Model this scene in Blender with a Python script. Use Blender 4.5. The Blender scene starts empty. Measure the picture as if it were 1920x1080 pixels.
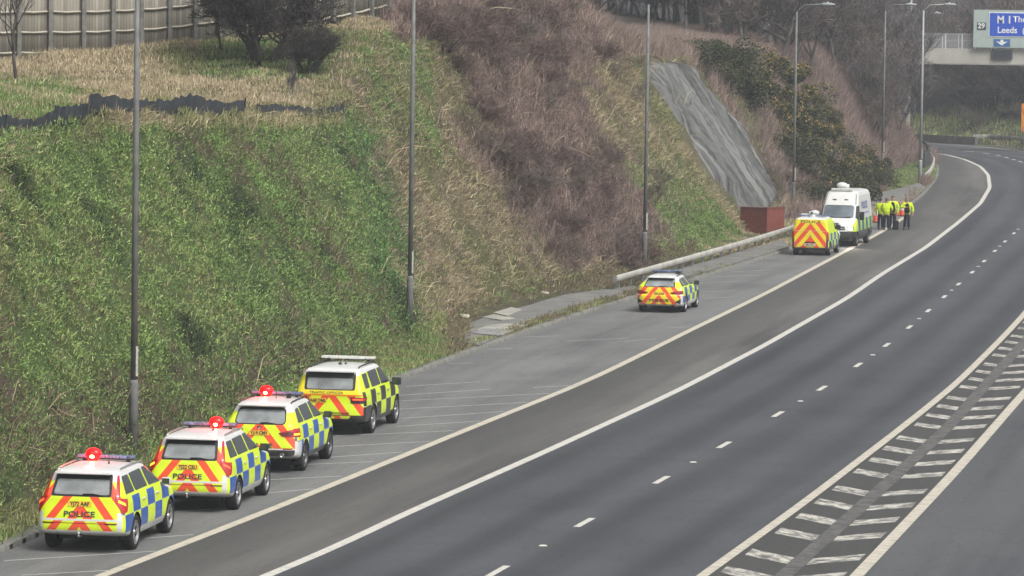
import bpy, bmesh, math, random
import numpy as np
from mathutils import Vector, Matrix
C = bpy.context.scene
COL = C.collection
rnd = random.Random(7)
rng = np.random.default_rng(11)

# ---------------------------------------------------------------- camera, sky, sun, exposure
FPX, CAM_H, PITCH, ROLL = 7900.0, 11.4, math.atan(510 / 7900.0), 0.0145
fw = Vector((0, math.cos(PITCH), -math.sin(PITCH)))
r0 = Vector((1, 0, 0)); u0 = Vector((0, math.sin(PITCH), math.cos(PITCH)))
cr_ = r0 * math.cos(ROLL) + u0 * math.sin(ROLL)
cu_ = u0 * math.cos(ROLL) - r0 * math.sin(ROLL)
cam_d = bpy.data.cameras.new("camera")
cam = bpy.data.objects.new("camera", cam_d); COL.objects.link(cam)
cam_d.sensor_width = 36.0; cam_d.lens = FPX / 1920 * 36
cam_d.clip_start = 1.0; cam_d.clip_end = 6000
cam.matrix_world = Matrix(((cr_.x, cu_.x, -fw.x, 0), (cr_.y, cu_.y, -fw.y, 0), (cr_.z, cu_.z, -fw.z, CAM_H), (0, 0, 0, 1)))
C.camera = cam

SUN_EL, SUN_AZ = math.radians(52), math.radians(140)      # azimuth measured clockwise from +Y
W = bpy.data.worlds.new("World"); C.world = W; W.use_nodes = True
wt = W.node_tree; wt.nodes.clear()
sky = wt.nodes.new("ShaderNodeTexSky"); sky.sky_type = 'NISHITA'; sky.sun_disc = False
sky.sun_elevation = SUN_EL; sky.sun_rotation = SUN_AZ
sky.air_density = 1.0; sky.dust_density = 6.0; sky.ozone_density = 1.0
hs = wt.nodes.new("ShaderNodeHueSaturation"); hs.inputs['Saturation'].default_value = 0.12   # cloud cover takes the blue out
bg = wt.nodes.new("ShaderNodeBackground"); bg.inputs['Strength'].default_value = 0.13
wo = wt.nodes.new("ShaderNodeOutputWorld")
wt.links.new(sky.outputs[0], hs.inputs['Color']); wt.links.new(hs.outputs[0], bg.inputs['Color']); wt.links.new(bg.outputs[0], wo.inputs['Surface'])
sd = bpy.data.lights.new("sun", 'SUN'); sd.energy = 1.7; sd.angle = math.radians(22); sd.color = (1, 0.96, 0.9)
so = bpy.data.objects.new("sun", sd); COL.objects.link(so)
sv = Vector((math.sin(SUN_AZ) * math.cos(SUN_EL), math.cos(SUN_AZ) * math.cos(SUN_EL), math.sin(SUN_EL)))
so.rotation_euler = sv.to_track_quat('Z', 'Y').to_euler(); so.location = (0, 100, 60)
C.view_settings.view_transform = 'Standard'; C.view_settings.look = 'None'
C.view_settings.exposure = 0.30; C.view_settings.gamma = 1.0
C.render.engine = 'CYCLES'
C.cycles.use_denoising = True
C.cycles.max_bounces = 5; C.cycles.diffuse_bounces = 3; C.cycles.glossy_bounces = 2; C.cycles.volume_bounces = 1
C.cycles.transmission_bounces = 2; C.cycles.transparent_max_bounces = 4
C.cycles.caustics_reflective = False; C.cycles.caustics_refractive = False

# ---------------------------------------------------------------- survey of the site (photo pixel -> metres on the ground)
_F = np.array(fw); _R = np.array(cr_); _U = np.array(cu_); _C = np.array((0, 0, CAM_H))
def ray(x, y): return _F * FPX + _R * (x - 960) + _U * (540 - y)
def gp(x, y, z=0.0):
    d = ray(x, y); return _C + d * ((z - CAM_H) / d[2])
def at(x, y, Y):
    d = ray(x, y); return _C + d * (Y / d[1])
def proj(P):
    P = np.asarray(P, float) - _C
    w = P @ _F; w = np.where(np.abs(w) < 1, 1, w)
    return 960 + FPX * (P @ _R) / w, 540 - FPX * (P @ _U) / w
def smooth_line(pts, step=1.0, sig=4.0):
    K = np.array(pts, float); s = np.r_[0, np.cumsum(np.hypot(*np.diff(K[:, :2], axis=0).T))]
    n = max(2, int(s[-1] / step)); S = np.linspace(0, s[-1], n)
    P = np.c_[np.interp(S, s, K[:, 0]), np.interp(S, s, K[:, 1])]
    if sig > 0:
        m = int(3 * sig / step); w = np.exp(-.5 * (np.arange(-m, m + 1) * step / sig) ** 2); w /= w.sum()
        a = P[0] + (P[0] - P[1]) * np.arange(m, 0, -1)[:, None]; b = P[-1] + (P[-1] - P[-2]) * np.arange(1, m + 1)[:, None]
        Q = np.vstack([a, P, b]); P = np.c_[np.convolve(Q[:, 0], w, 'valid'), np.convolve(Q[:, 1], w, 'valid')]
    return P
def tangents(P):
    T = np.gradient(P, axis=0); T /= np.hypot(*T.T)[:, None]; return T, np.c_[-T[:, 1], T[:, 0]]

# ---------------------------------------------------------------- object helpers
def tag(o, label=None, cat=None, group=None, kind=None):
    if label: o['label'] = label
    if cat: o['category'] = cat
    if group: o['group'] = group
    if kind: o['kind'] = kind
    return o
def empty(name, loc=(0, 0, 0), rz=0.0):
    o = bpy.data.objects.new(name, None); COL.objects.link(o); o.location = loc; o.rotation_euler = (0, 0, rz)
    o.empty_display_size = 0.2
    return o
def link(name, me, parent=None):
    o = bpy.data.objects.new(name, me); COL.objects.link(o)
    if parent is not None: o.parent = parent
    return o
def dup_tree(root):
    r = root.copy(); COL.objects.link(r)
    for ch in list(root.children):
        c = ch.copy(); COL.objects.link(c); c.parent = r
        for g in list(ch.children):
            d = g.copy(); COL.objects.link(d); d.parent = c
    return r
class MB:
    def __init__(s): s.v = []; s.f = []; s.m = []; s.uv = None
    def add(s, vs, fs, mi=0):
        b = len(s.v); s.v += [tuple(map(float, p)) for p in vs]; s.f += [tuple(i + b for i in f) for f in fs]; s.m += [mi] * len(fs)
    def box(s, c, d, rz=0.0, mi=0, M=None):
        x, y, z = d[0] / 2, d[1] / 2, d[2] / 2
        R = M if M is not None else Matrix.Rotation(rz, 3, 'Z')
        vs = [Vector(c) + R @ Vector((sx * x, sy * y, sz * z)) for sz in (-1, 1) for sy in (-1, 1) for sx in (-1, 1)]
        s.add(vs, [(0, 2, 3, 1), (4, 5, 7, 6), (0, 1, 5, 4), (2, 6, 7, 3), (0, 4, 6, 2), (1, 3, 7, 5)], mi)
    def tube(s, pts, rad, n=8, mi=0, cap=True):
        pts = [Vector(p) for p in pts]; rings = []
        rad = [rad] * len(pts) if not hasattr(rad, '__len__') else rad
        for i, p in enumerate(pts):
            t = (pts[min(i + 1, len(pts) - 1)] - pts[max(i - 1, 0)]).normalized()
            a = t.cross(Vector((0, 0, 1)) if abs(t.z) < 0.9 else Vector((0, 1, 0))).normalized(); b = t.cross(a)
            rings.append([p + (a * math.cos(k * 2 * math.pi / n) + b * math.sin(k * 2 * math.pi / n)) * rad[i] for k in range(n)])
        vs = [q for r in rings for q in r]; fs = []
        for i in range(len(pts) - 1):
            for k in range(n): fs.append((i * n + k, i * n + (k + 1) % n, (i + 1) * n + (k + 1) % n, (i + 1) * n + k))
        if cap: fs.append(tuple(range(n))[::-1]); fs.append(tuple((len(pts) - 1) * n + k for k in range(n)))
        s.add(vs, fs, mi)
    def lathe(s, prof, n=24, axis='Z', c=(0, 0, 0), mi=0):
        vs = []; c = Vector(c)
        for r, h in prof:
            for k in range(n):
                a = 2 * math.pi * k / n; p = (r * math.cos(a), r * math.sin(a), h)
                if axis == 'X': p = (p[2], p[0], p[1])
                if axis == 'Y': p = (p[0], p[2], p[1])
                vs.append(c + Vector(p))
        fs = [(i * n + k, i * n + (k + 1) % n, (i + 1) * n + (k + 1) % n, (i + 1) * n + k) for i in range(len(prof) - 1) for k in range(n)]
        s.add(vs, fs, mi)
    def ball(s, c, r, n=10, mi=0):
        r = (r, r, r) if not hasattr(r, '__len__') else r
        vs = []; m = n // 2
        for i in range(m + 1):
            t = math.pi * i / m
            for k in range(n):
                a = 2 * math.pi * k / n
                vs.append((c[0] + r[0] * math.sin(t) * math.cos(a), c[1] + r[1] * math.sin(t) * math.sin(a), c[2] + r[2] * math.cos(t)))
        s.add(vs, [(i * n + k, i * n + (k + 1) % n, (i + 1) * n + (k + 1) % n, (i + 1) * n + k) for i in range(m) for k in range(n)], mi)
    def build(s, name, mats, parent=None, smooth=False, bevel=0.0):
        me = bpy.data.meshes.new(name); me.from_pydata(s.v, [], s.f); 
        bm = bmesh.new(); bm.from_mesh(me)
        if bevel > 0: bmesh.ops.bevel(bm, geom=bm.edges[:], offset=bevel, segments=2, affect='EDGES', profile=0.6)
        bmesh.ops.recalc_face_normals(bm, faces=bm.faces); bm.to_mesh(me); bm.free()
        for m in (mats if isinstance(mats, (list, tuple)) else [mats]): me.materials.append(m)
        if bevel <= 0: me.polygons.foreach_set('material_index', s.m)
        if smooth: me.polygons.foreach_set('use_smooth', [True] * len(me.polygons))
        return link(name, me, parent)
def np_mesh(name, V, Fq, mat, col=None, parent=None, uv=None, smooth=False):
    V = np.asarray(V, np.float32); Fq = np.asarray(Fq, np.int32); k = Fq.shape[1]
    me = bpy.data.meshes.new(name); me.vertices.add(len(V)); me.vertices.foreach_set('co', V.ravel())
    me.loops.add(Fq.size); me.loops.foreach_set('vertex_index', Fq.ravel())
    me.polygons.add(len(Fq)); me.polygons.foreach_set('loop_start', np.arange(0, Fq.size, k, dtype=np.int32))
    me.update(calc_edges=True)
    if col is not None:
        a = me.color_attributes.new('col', 'FLOAT_COLOR', 'POINT')
        c4 = np.ones((len(V), 4), np.float32); c4[:, :3] = col; a.data.foreach_set('color', c4.ravel())
    if uv is not None:
        l = me.uv_layers.new(name='UVMap'); l.data.foreach_set('uv', np.asarray(uv, np.float32)[Fq.ravel()].ravel())
    if smooth: me.polygons.foreach_set('use_smooth', np.ones(len(Fq), bool))
    me.materials.append(mat); me.validate()
    return link(name, me, parent)

# ---------------------------------------------------------------- node-material helper
class S:                                   # a socket with arithmetic
    def __init__(s, g, k): s.g = g; s.k = k
    def _b(s, o, op, rev=False): return s.g.math(op, o, s) if rev else s.g.math(op, s, o)
    def __add__(s, o): return s._b(o, 'ADD')
    def __radd__(s, o): return s._b(o, 'ADD')
    def __sub__(s, o): return s._b(o, 'SUBTRACT')
    def __rsub__(s, o): return s._b(o, 'SUBTRACT', True)
    def __mul__(s, o): return s._b(o, 'MULTIPLY')
    def __rmul__(s, o): return s._b(o, 'MULTIPLY')
    def __truediv__(s, o): return s._b(o, 'DIVIDE')
    def __lt__(s, o): return s._b(o, 'LESS_THAN')
    def __gt__(s, o): return s._b(o, 'GREATER_THAN')
class G:
    def __init__(g, name):
        g.m = bpy.data.materials.new(name); g.m.use_nodes = True; g.t = g.m.node_tree
        g.b = g.t.nodes['Principled BSDF']
    def n(g, t): return g.t.nodes.new(t)
    def put(g, sock, v):
        if isinstance(v, S): g.t.links.new(v.k, sock)
        elif hasattr(v, '__len__') and sock.type == 'RGBA' and len(v) == 3: sock.default_value = (*v, 1)
        else: sock.default_value = v
    def math(g, op, a, b=None):
        n = g.n('ShaderNodeMath'); n.operation = op; g.put(n.inputs[0], a)
        if b is not None: g.put(n.inputs[1], b)
        return S(g, n.outputs[0])
    def fl(g, a): return g.math('FLOOR', a)
    def fr(g, a): return g.math('FRACT', a)
    def ab(g, a): return g.math('ABSOLUTE', a)
    def mod2(g, a): return g.fr(a * 0.5) * 2.0
    def mx(g, a, b): return g.math('MAXIMUM', a, b)
    def mn(g, a, b): return g.math('MINIMUM', a, b)
    def rng(g, a, lo, hi): return (a > lo) * (a < hi)
    def ramp(g, v, a, b, lo=0.0, hi=1.0):
        n = g.n('ShaderNodeMapRange'); n.clamp = True; g.put(n.inputs[0], v)
        for i, x in enumerate((a, b, lo, hi)): n.inputs[i + 1].default_value = x
        return S(g, n.outputs[0])
    def mix(g, f, a, b):
        n = g.n('ShaderNodeMix'); n.data_type = 'RGBA'; g.put(n.inputs[0], f); g.put(n.inputs[6], a); g.put(n.inputs[7], b)
        return S(g, n.outputs[2])
    def obj(g):
        n = g.n('ShaderNodeTexCoord'); return S(g, n.outputs['Object'])
    def uv(g):
        n = g.n('ShaderNodeUVMap'); return S(g, n.outputs[0])
    def xyz(g, v):
        n = g.n('ShaderNodeSeparateXYZ'); g.put(n.inputs[0], v); return [S(g, o) for o in n.outputs]
    def vec(g, x, y, z):
        n = g.n('ShaderNodeCombineXYZ')
        for i, a in enumerate((x, y, z)): g.put(n.inputs[i], a)
        return S(g, n.outputs[0])
    def nrm(g):
        n = g.n('ShaderNodeNewGeometry'); t = g.n('ShaderNodeVectorTransform'); t.vector_type = 'NORMAL'; t.convert_from = 'WORLD'; t.convert_to = 'OBJECT'
        g.t.links.new(n.outputs['Normal'], t.inputs[0]); return g.xyz(S(g, t.outputs[0]))
    def noise(g, v, scale, detail=4.0, rough=0.55):
        n = g.n('ShaderNodeTexNoise'); g.put(n.inputs['Vector'], v); n.inputs['Scale'].default_value = scale
        n.inputs['Detail'].default_value = detail; n.inputs['Roughness'].default_value = rough
        return S(g, n.outputs['Fac'])
    def attr(g, name):
        n = g.n('ShaderNodeAttribute'); n.attribute_name = name; return S(g, n.outputs['Color'])
    def scale(g, v, k):
        n = g.n('ShaderNodeVectorMath'); n.operation = 'MULTIPLY'; g.put(n.inputs[0], v); n.inputs[1].default_value = k; return S(g, n.outputs[0])
    def bump(g, h, strength=0.3, dist=0.02):
        n = g.n('ShaderNodeBump'); n.inputs['Strength'].default_value = strength; n.inputs['Distance'].default_value = dist
        g.put(n.inputs['Height'], h); g.t.links.new(n.outputs[0], g.b.inputs['Normal'])
    def done(g, col, rough=0.6, spec=0.5, metal=0.0, coat=0.0, emit=None, es=0.0):
        g.put(g.b.inputs['Base Color'], col); g.put(g.b.inputs['Roughness'], rough); g.put(g.b.inputs['Metallic'], metal)
        g.b.inputs['Specular IOR Level'].default_value = spec; g.b.inputs['Coat Weight'].default_value = coat
        if emit is not None: g.b.inputs['Emission Color'].default_value = (*emit, 1); g.b.inputs['Emission Strength'].default_value = es
        return g.m
_mc = {}
def flat(name, col, rough=0.6, spec=0.5, metal=0.0, coat=0.0, var=0.12, sc=6.0, emit=None, es=0.0):
    if name in _mc: return _mc[name]
    g = G(name); n = g.noise(g.obj(), sc)
    c = g.mix(g.ramp(n, 0.3, 0.7), tuple(x * (1 - var) for x in col), tuple(min(1, x * (1 + var)) for x in col))
    _mc[name] = g.done(c, rough, spec, metal, coat, emit, es); return _mc[name]

WHITE = (0.66, 0.66, 0.645); YEL = (0.70, 0.88, 0.02); YELO = (0.86, 0.72, 0.02); RED = (0.85, 0.085, 0.03); BLUE = (0.02, 0.10, 0.42)
M_GLASS = flat('car_glass', (0.035, 0.042, 0.045), 0.08, 0.45, 0.0, 0.0, var=0.1)
M_PALEGLASS = flat('rear_glass_painted_sky', (0.26, 0.28, 0.285), 0.22, 0.5, 0.0, 0.1, var=0.35, sc=2.0)  # pale grey base colour paints the sky's reflection into the panes
M_BLACK = flat('black_trim', (0.018, 0.018, 0.02), 0.5)
M_TYRE = flat('tyre_rubber', (0.02, 0.02, 0.021), 0.85, 0.3)
M_RIM = flat('alloy_rim', (0.42, 0.42, 0.43), 0.35, 0.5, 0.7)
M_RIMB = flat('dark_alloy_rim', (0.22, 0.22, 0.23), 0.35, 0.5, 0.7)
M_RED = flat('red_lens', (0.45, 0.012, 0.015), 0.15, 0.6, 0, 0.5)
M_DRED = flat('dark_red_lens', (0.12, 0.006, 0.01), 0.15, 0.6, 0, 0.5)
M_LIT = flat('lit_tail_lamp', (0.8, 0.05, 0.02), 0.2, emit=(1.0, 0.08, 0.02), es=2.2)
M_LITO = flat('lit_amber_lamp', (0.8, 0.3, 0.02), 0.2, emit=(1.0, 0.35, 0.02), es=3.0)
M_BEAC = flat('red_beacon_glow', (0.5, 0.004, 0.004), 0.25, 0.4, emit=(1.0, 0.004, 0.006), es=1.8)
M_CORE = flat('lit_beacon_core', (1, 0.7, 0.3), 0.2, emit=(1.0, 0.62, 0.22), es=18.0)
M_HEAD = flat('lit_headlamp', (1, 0.9, 0.8), 0.2, emit=(1.0, 0.86, 0.66), es=22.0)
M_LBLUE = flat('blue_clear_lens', (0.14, 0.18, 0.30), 0.15, 0.6, 0, 0.3, var=0.5, sc=9)
M_LWHITE = flat('white_light_bar', (0.66, 0.66, 0.62), 0.3)
M_PLATE = flat('yellow_plate', (0.80, 0.50, 0.04), 0.4)
M_PLATEW = flat('pale_plate', (0.75, 0.66, 0.5), 0.4)
M_INK = flat('black_ink', (0.02, 0.02, 0.025), 0.6)
M_NAVY = flat('dark_blue_ink', (0.05, 0.05, 0.05), 0.6)
M_PBLUE = flat('blue_ink', (0.03, 0.06, 0.25), 0.6)
M_WHITEP = flat('white_paint', WHITE, 0.3, coat=0.4, var=0.05)
M_GREY = flat('galvanised_steel', (0.30, 0.31, 0.31), 0.55, 0.5, 0.3, var=0.2)
M_METAL = flat('bright_metal', (0.55, 0.55, 0.55), 0.3, 0.5, 0.8)

# ================================================================ ROAD
KERB_PX = [(-60, 1065), (75, 1005), (738, 712), (841, 681), (897, 660), (982, 621), (1066, 598), (1190, 562), (1360, 509), (1477, 473), (1714, 387), (1745, 352), (1764, 328), (1762, 317), (1751, 296), (1736, 277)]
_k = np.array([gp(*q)[:2] for q in KERB_PX]); _d = _k[1] - _k[0]; _d /= np.hypot(*_d)
KQ = smooth_line(np.vstack([_k[0] - _d * 25, _k]), 1.0, 12.0)
KT, KN = tangents(KQ); KS = np.arange(len(KQ)) * 1.0
def line_px(px, sig=4.0, step=1.0, extend=12.0):
    P = np.array([gp(*q)[:2] for q in px]); d = P[0] - P[1]; d /= np.hypot(*d)
    return smooth_line(np.vstack([P[0] + d * extend, P]), step, sig)
LA = line_px([(190, 1080), (238, 1061), (540, 944), (640, 902), (757, 855), (857, 813), (947, 777), (1083, 723), (1173, 680), (1293, 620), (1427, 555), (1597, 465), (1653, 435), (1700, 405)])
LB = line_px([(500, 1080), (640, 1022), (730, 977), (1023, 847), (1230, 752), (1280, 728), (1433, 648), (1587, 560), (1655, 513), (1736, 464), (1797, 417), (1838, 382), (1856, 352), (1853, 328), (1838, 312), (1809, 299), (1774, 290), (1745, 286.5), (1700, 284)], 2.5)
GL = line_px([(1317, 1080), (1502, 947), (1690, 803), (1793, 720), (1883, 630), (1920, 590), (1985, 505)])
GR = line_px([(1613, 1073), (1793, 883), (1920, 737), (2010, 640)])
GC = line_px([(1470, 1080), (1590, 973), (1780, 800), (1847, 723), (1913, 650), (2000, 555)])

def ribbon(name, L, w0, w1, z, mat, kind='structure', zf=None):
    """strip between offsets w0 and w1 (left positive) of line L; UV in metres along and across"""
    T, N = tangents(L); s = np.r_[0, np.cumsum(np.hypot(*np.diff(L, axis=0).T))]
    w0 = np.broadcast_to(w0, len(L)); w1 = np.broadcast_to(w1, len(L))
    A = L + N * w0[:, None]; B = L + N * w1[:, None]; n = len(L)
    V = np.vstack([np.c_[A, np.full(n, z)], np.c_[B, np.full(n, z)]]); uv = np.vstack([np.c_[s, w0], np.c_[s, w1]])
    i = np.arange(n - 1); Fq = np.c_[i, i + n, i + n + 1, i + 1][:, ::-1]
    o = np_mesh(name, V, Fq, mat, uv=uv)
    if kind: o['kind'] = kind
    return o
def between(name, LL, LR, z, mat):
    """strip between two lines"""
    n = 260
    def rs(L):
        s = np.r_[0, np.cumsum(np.hypot(*np.diff(L, axis=0).T))]; S_ = np.linspace(0, s[-1], n)
        return np.c_[np.interp(S_, s, L[:, 0]), np.interp(S_, s, L[:, 1])], S_
    A, sa = rs(LL); B, sb = rs(LR); w = np.hypot(*(A - B).T); m = 9
    V = np.vstack([np.c_[A * (1 - t) + B * t, np.full(n, z)] for t in np.linspace(0, 1, m)])
    uv = np.vstack([np.c_[sb, w * t] for t in np.linspace(0, 1, m)])
    F_ = []
    for j in range(m - 1):
        i = np.arange(n - 1) + j * n; F_.append(np.c_[i, i + 1, i + n + 1, i + n][:, ::-1])
    o = np_mesh(name, V, np.vstack(F_), mat, uv=uv); o['kind'] = 'structure'; return o

def asphalt(name, c0, c1, streak=0.5, dirt=None, patch=0.35, worldspace=False, fine=1.0, tracks=False):
    g = G(name)
    if worldspace:
        v = g.obj(); n = g.n('ShaderNodeMapping'); n.vector_type = 'POINT'; n.inputs['Rotation'].default_value = (0, 0, math.radians(11.3 - 90)); g.put(n.inputs[0], v); v = S(g, n.outputs[0])
        v = g.math  and S(g, n.outputs[0])
    else:
        v = g.uv()
    long_ = g.noise(g.scale(v, (0.014, 0.55, 1)), 1.0, 4, 0.6)
    blot = g.noise(v, 0.18, 5, 0.6); spk = g.noise(v, 9.0, 4, 0.75); spk2 = g.noise(v, 45.0, 2, 0.7)
    t = g.ramp(long_, 0.32, 0.68) * streak + g.ramp(blot, 0.35, 0.68) * patch + g.ramp(spk, 0.3, 0.7) * (0.75 * fine) + g.ramp(spk2, 0.3, 0.7) * (0.6 * fine)
    f = g.ramp(t, 0.35, streak + patch + 1.35 * fine - 0.4)
    c = g.mix(f, c0, c1)
    if tracks:                                        # polished wheel tracks and the dusty strips between them
        yy = g.ab(g.xyz(v)[1]); ph = g.math('SINE', (yy - 0.25) * (2 * math.pi / 2.1)); mod = g.noise(g.scale(v, (0.02, 0.3, 1)), 1.0, 3, .6)
        c = g.mix(g.ramp(ph, -0.2, 1.0) * g.ramp(mod, .25, .75) * 0.75, c, tuple(q * 0.62 for q in c0)); c = g.mix(g.ramp(ph, 0.0, -1.0) * g.ramp(mod, .75, .3) * 0.30, c, tuple(q * 1.25 for q in c1))
        jn = g.fr(g.xyz(v)[0] / 37.0); c = g.mix((jn < .0018) * .6, c, tuple(q * .5 for q in c0))
    if dirt: 
        dn = g.noise(g.scale(v, (0.035, 0.5, 1)), 1.0, 4, 0.6)
        lane = g.xyz(v)[1]
        band = g.ramp(g.ab(lane - dirt[1]), dirt[2], dirt[2] * 0.15)
        c = g.mix(g.ramp(dn, 0.36, 0.62) * band * dirt[3], c, dirt[0])
    # tar seams and hairline cracks
    cr = g.ab(g.noise(g.scale(v, (0.25, 0.6, 1)), 1.0, 6, 0.62) - 0.5)
    c = g.mix((cr < 0.004) * 0.35, c, tuple(x * 0.4 for x in c0))
    g.bump(spk2, 0.25, 0.004)
    return g.done(c, 0.82, 0.35)
M_ROAD = asphalt('blue_grey_asphalt', (0.036, 0.039, 0.045), (0.092, 0.096, 0.105), 1.0, ((0.125, 0.125, 0.125), 0.0, 900.0, 0.4), 0.45, worldspace=True)
M_LANES = asphalt('wheel_tracked_asphalt', (0.035, 0.038, 0.044), (0.085, 0.089, 0.098), 0.8, None, 0.6, tracks=True)
M_SHOULD = asphalt('dusty_asphalt', (0.046, 0.046, 0.046), (0.098, 0.096, 0.092), 0.7, ((0.165, 0.158, 0.148), 3.0, 2.4, 0.7), 0.3)
M_LAYBY = asphalt('worn_lay_by_asphalt', (0.066, 0.068, 0.069), (0.185, 0.187, 0.185), 0.45, ((0.235, 0.235, 0.23), 3.0, 9.0, 0.45), 0.8)
M_GORE = asphalt('dark_old_asphalt', (0.036, 0.036, 0.036), (0.075, 0.075, 0.073), 0.3, None, 0.4)

def paint(name, c, wear=0.25, dark=(0.16, 0.155, 0.15), grooves=0.0, edge=None):
    g = G(name); v = g.uv(); x, y, _ = g.xyz(v)
    n1 = g.noise(v, 2.2, 6, 0.7); n2 = g.noise(v, 9.0, 3, 0.7)
    cc = g.mix(g.ramp(n2, 0.3, 0.75), tuple(a * 0.86 for a in c), c)
    f = g.ramp(n1, 0.28 + wear * 0.32, 0.46 + wear * 0.32, 1, 0)
    cc = g.mix(g.mn(f * (1.0 if wear > 0.3 else wear * 2.0), 1.0), cc, dark)
    if grooves: cc = g.mix((g.fr(x / grooves) < 0.14) * 0.35, cc, dark)
    return g.done(cc, 0.75, 0.3)
M_LINE = paint('cream_line_paint', (0.56, 0.515, 0.42), 0.18)
M_LINEW = paint('white_line_paint', (0.60, 0.58, 0.53), 0.16)
M_LINEG = paint('ribbed_line_paint', (0.56, 0.52, 0.435), 0.2, grooves=0.5)
M_BLOCK = paint('worn_chevron_paint', (0.60, 0.58, 0.52), 0.42, (0.12, 0.118, 0.112))
M_FAINT = paint('faded_bay_paint', (0.43, 0.43, 0.41), 0.24, (0.16, 0.16, 0.158))

# ground and carriageway sheets
b = MB(); b.add([(-720, -120, -0.06), (720, -120, -0.06), (720, 1020, -0.06), (-720, 1020, -0.06)], [(0, 1, 2, 3)])
b.build('ground', flat('rough_ground', (0.11, 0.115, 0.06), 0.95, 0.2, var=0.4, sc=0.4))['kind'] = 'structure'
FAR = [gp(*q)[:2] for q in [(1690, 263.5), (1735, 266), (1800, 270), (1860, 275), (1920, 281), (1990, 292)]]
rp = [(p[0], p[1]) for p in KQ] + [tuple(p) for p in FAR] + [(72, 330), (95, 250), (95, 55)]
bm = bmesh.new(); vs = [bm.verts.new((x, y, 0)) for x, y in rp]; f = bm.faces.new(vs); bmesh.ops.triangulate(bm, faces=[f]); bmesh.ops.recalc_face_normals(bm, faces=bm.faces)
me = bpy.data.meshes.new('road'); bm.to_mesh(me); bm.free(); me.materials.append(M_ROAD)
if me.polygons[0].normal.z < 0: me.flip_normals()
link('road', me)['kind'] = 'structure'
nA = len(LA)
LAe = np.vstack([LA, KQ[(KQ[:, 1] > LA[-1, 1] + 2)][:8]])
between('lay_by', KQ[KQ[:, 1] > 68][: int(np.sum((KQ[:, 1] > 68) & (KQ[:, 1] < LA[-1, 1] + 1)))], LA, 0.004, M_LAYBY)
LBs = LB[: int(np.argmax(LB[:, 1]))]
ribbon('carriageway', LBs, 0.0, -8.25, 0.003, M_LANES)
LAx = np.vstack([LA, KQ[(KQ[:, 1] > LA[-1, 1] + 3) & (KQ[:, 1] < LBs[-1, 1])]])
between('hard_shoulder', smooth_line(LAx, 1.0, 3.0), LBs, 0.004, M_SHOULD)
between('chevron_island', GL, GR, 0.004, M_GORE)
# painted lines
ribbon('edge_line', LA, -0.13, 0.13, 0.009, M_LINE)
ribbon('lane_edge_line', LB, -0.13, 0.13, 0.009, M_LINEW)
ribbon('island_line', GL, -0.12, 0.12, 0.009, M_LINEG)
ribbon('island_line', GR, -0.14, 0.14, 0.009, M_LINEG)
ribbon('island_strip', GC, -0.19, 0.19, 0.012, paint('ribbed_grey_strip', (0.14, 0.138, 0.132), 0.35, (0.07, 0.07, 0.068), grooves=0.55))
DASH_PX = [(930, 1073), (1094, 981), (1237, 902), (1357, 835), (1457, 778), (1541, 729), (1609, 685), (1662, 648), (1705, 614), (1740, 583), (1770, 557), (1797, 533), (1823, 511), (1845, 490), (1865, 471), (1884, 453), (1901, 438), (1916, 423)]
DL = line_px(DASH_PX, 3.0, 0.25)
ds = np.r_[0, np.cumsum(np.hypot(*np.diff(DL, axis=0).T))]
def dashes(L, length, cents, w, mat, name='lane_dash', z=0.009):
    s = np.r_[0, np.cumsum(np.hypot(*np.diff(L, axis=0).T))]
    for c in cents:
        i0, i1 = np.searchsorted(s, c - length / 2), np.searchsorted(s, c + length / 2)
        if i1 - i0 >= 2 and i1 < len(L): ribbon(name, L[i0:i1 + 1], -w, w, z, mat)
cents = []
for q in DASH_PX:
    p = gp(*q)[:2]; cents.append(ds[np.argmin(np.hypot(*(DL - p).T))])
dashes(DL, 2.0, cents, 0.08, M_LINEW)
FD = line_px([(1920, 305), (1916, 304), (1903, 300), (1890, 296), (1870, 291), (1845, 287), (1815, 284), (1782, 280), (1737, 277), (1690, 274)], 1.0, 0.25, 0)
fs_ = np.r_[0, np.cumsum(np.hypot(*np.diff(FD, axis=0).T))][-1]
dashes(FD, 2.6, np.arange(2, fs_, 5.2), 0.10, M_LINEW)
ribbon('far_edge_line', smooth_line([gp(*q)[:2] for q in [(1690, 266), (1735, 268.5), (1800, 272.5), (1860, 277.5), (1920, 284)]], 1.0, 3), -0.12, 0.12, 0.009, M_LINEW)
# studs between the dashes
sm = MB()
for c in (np.array(cents)[:-1] + np.diff(cents) / 2)[::2]:
    i = np.searchsorted(ds, c); p = DL[i]
    st = MB(); st.add([(-.09, -.07, 0), (.09, -.07, 0), (.09, .07, 0), (-.09, .07, 0), (-.05, -.04, .02), (.05, -.04, .02), (.05, .04, .02), (-.05, .04, .02)], [(4, 5, 6, 7), (0, 1, 5, 4), (1, 2, 6, 5), (2, 3, 7, 6), (3, 0, 4, 7)])
    o = st.build('road_stud', M_LINEW); o.location = (p[0], p[1], 0.003); o['kind'] = 'structure'
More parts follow.
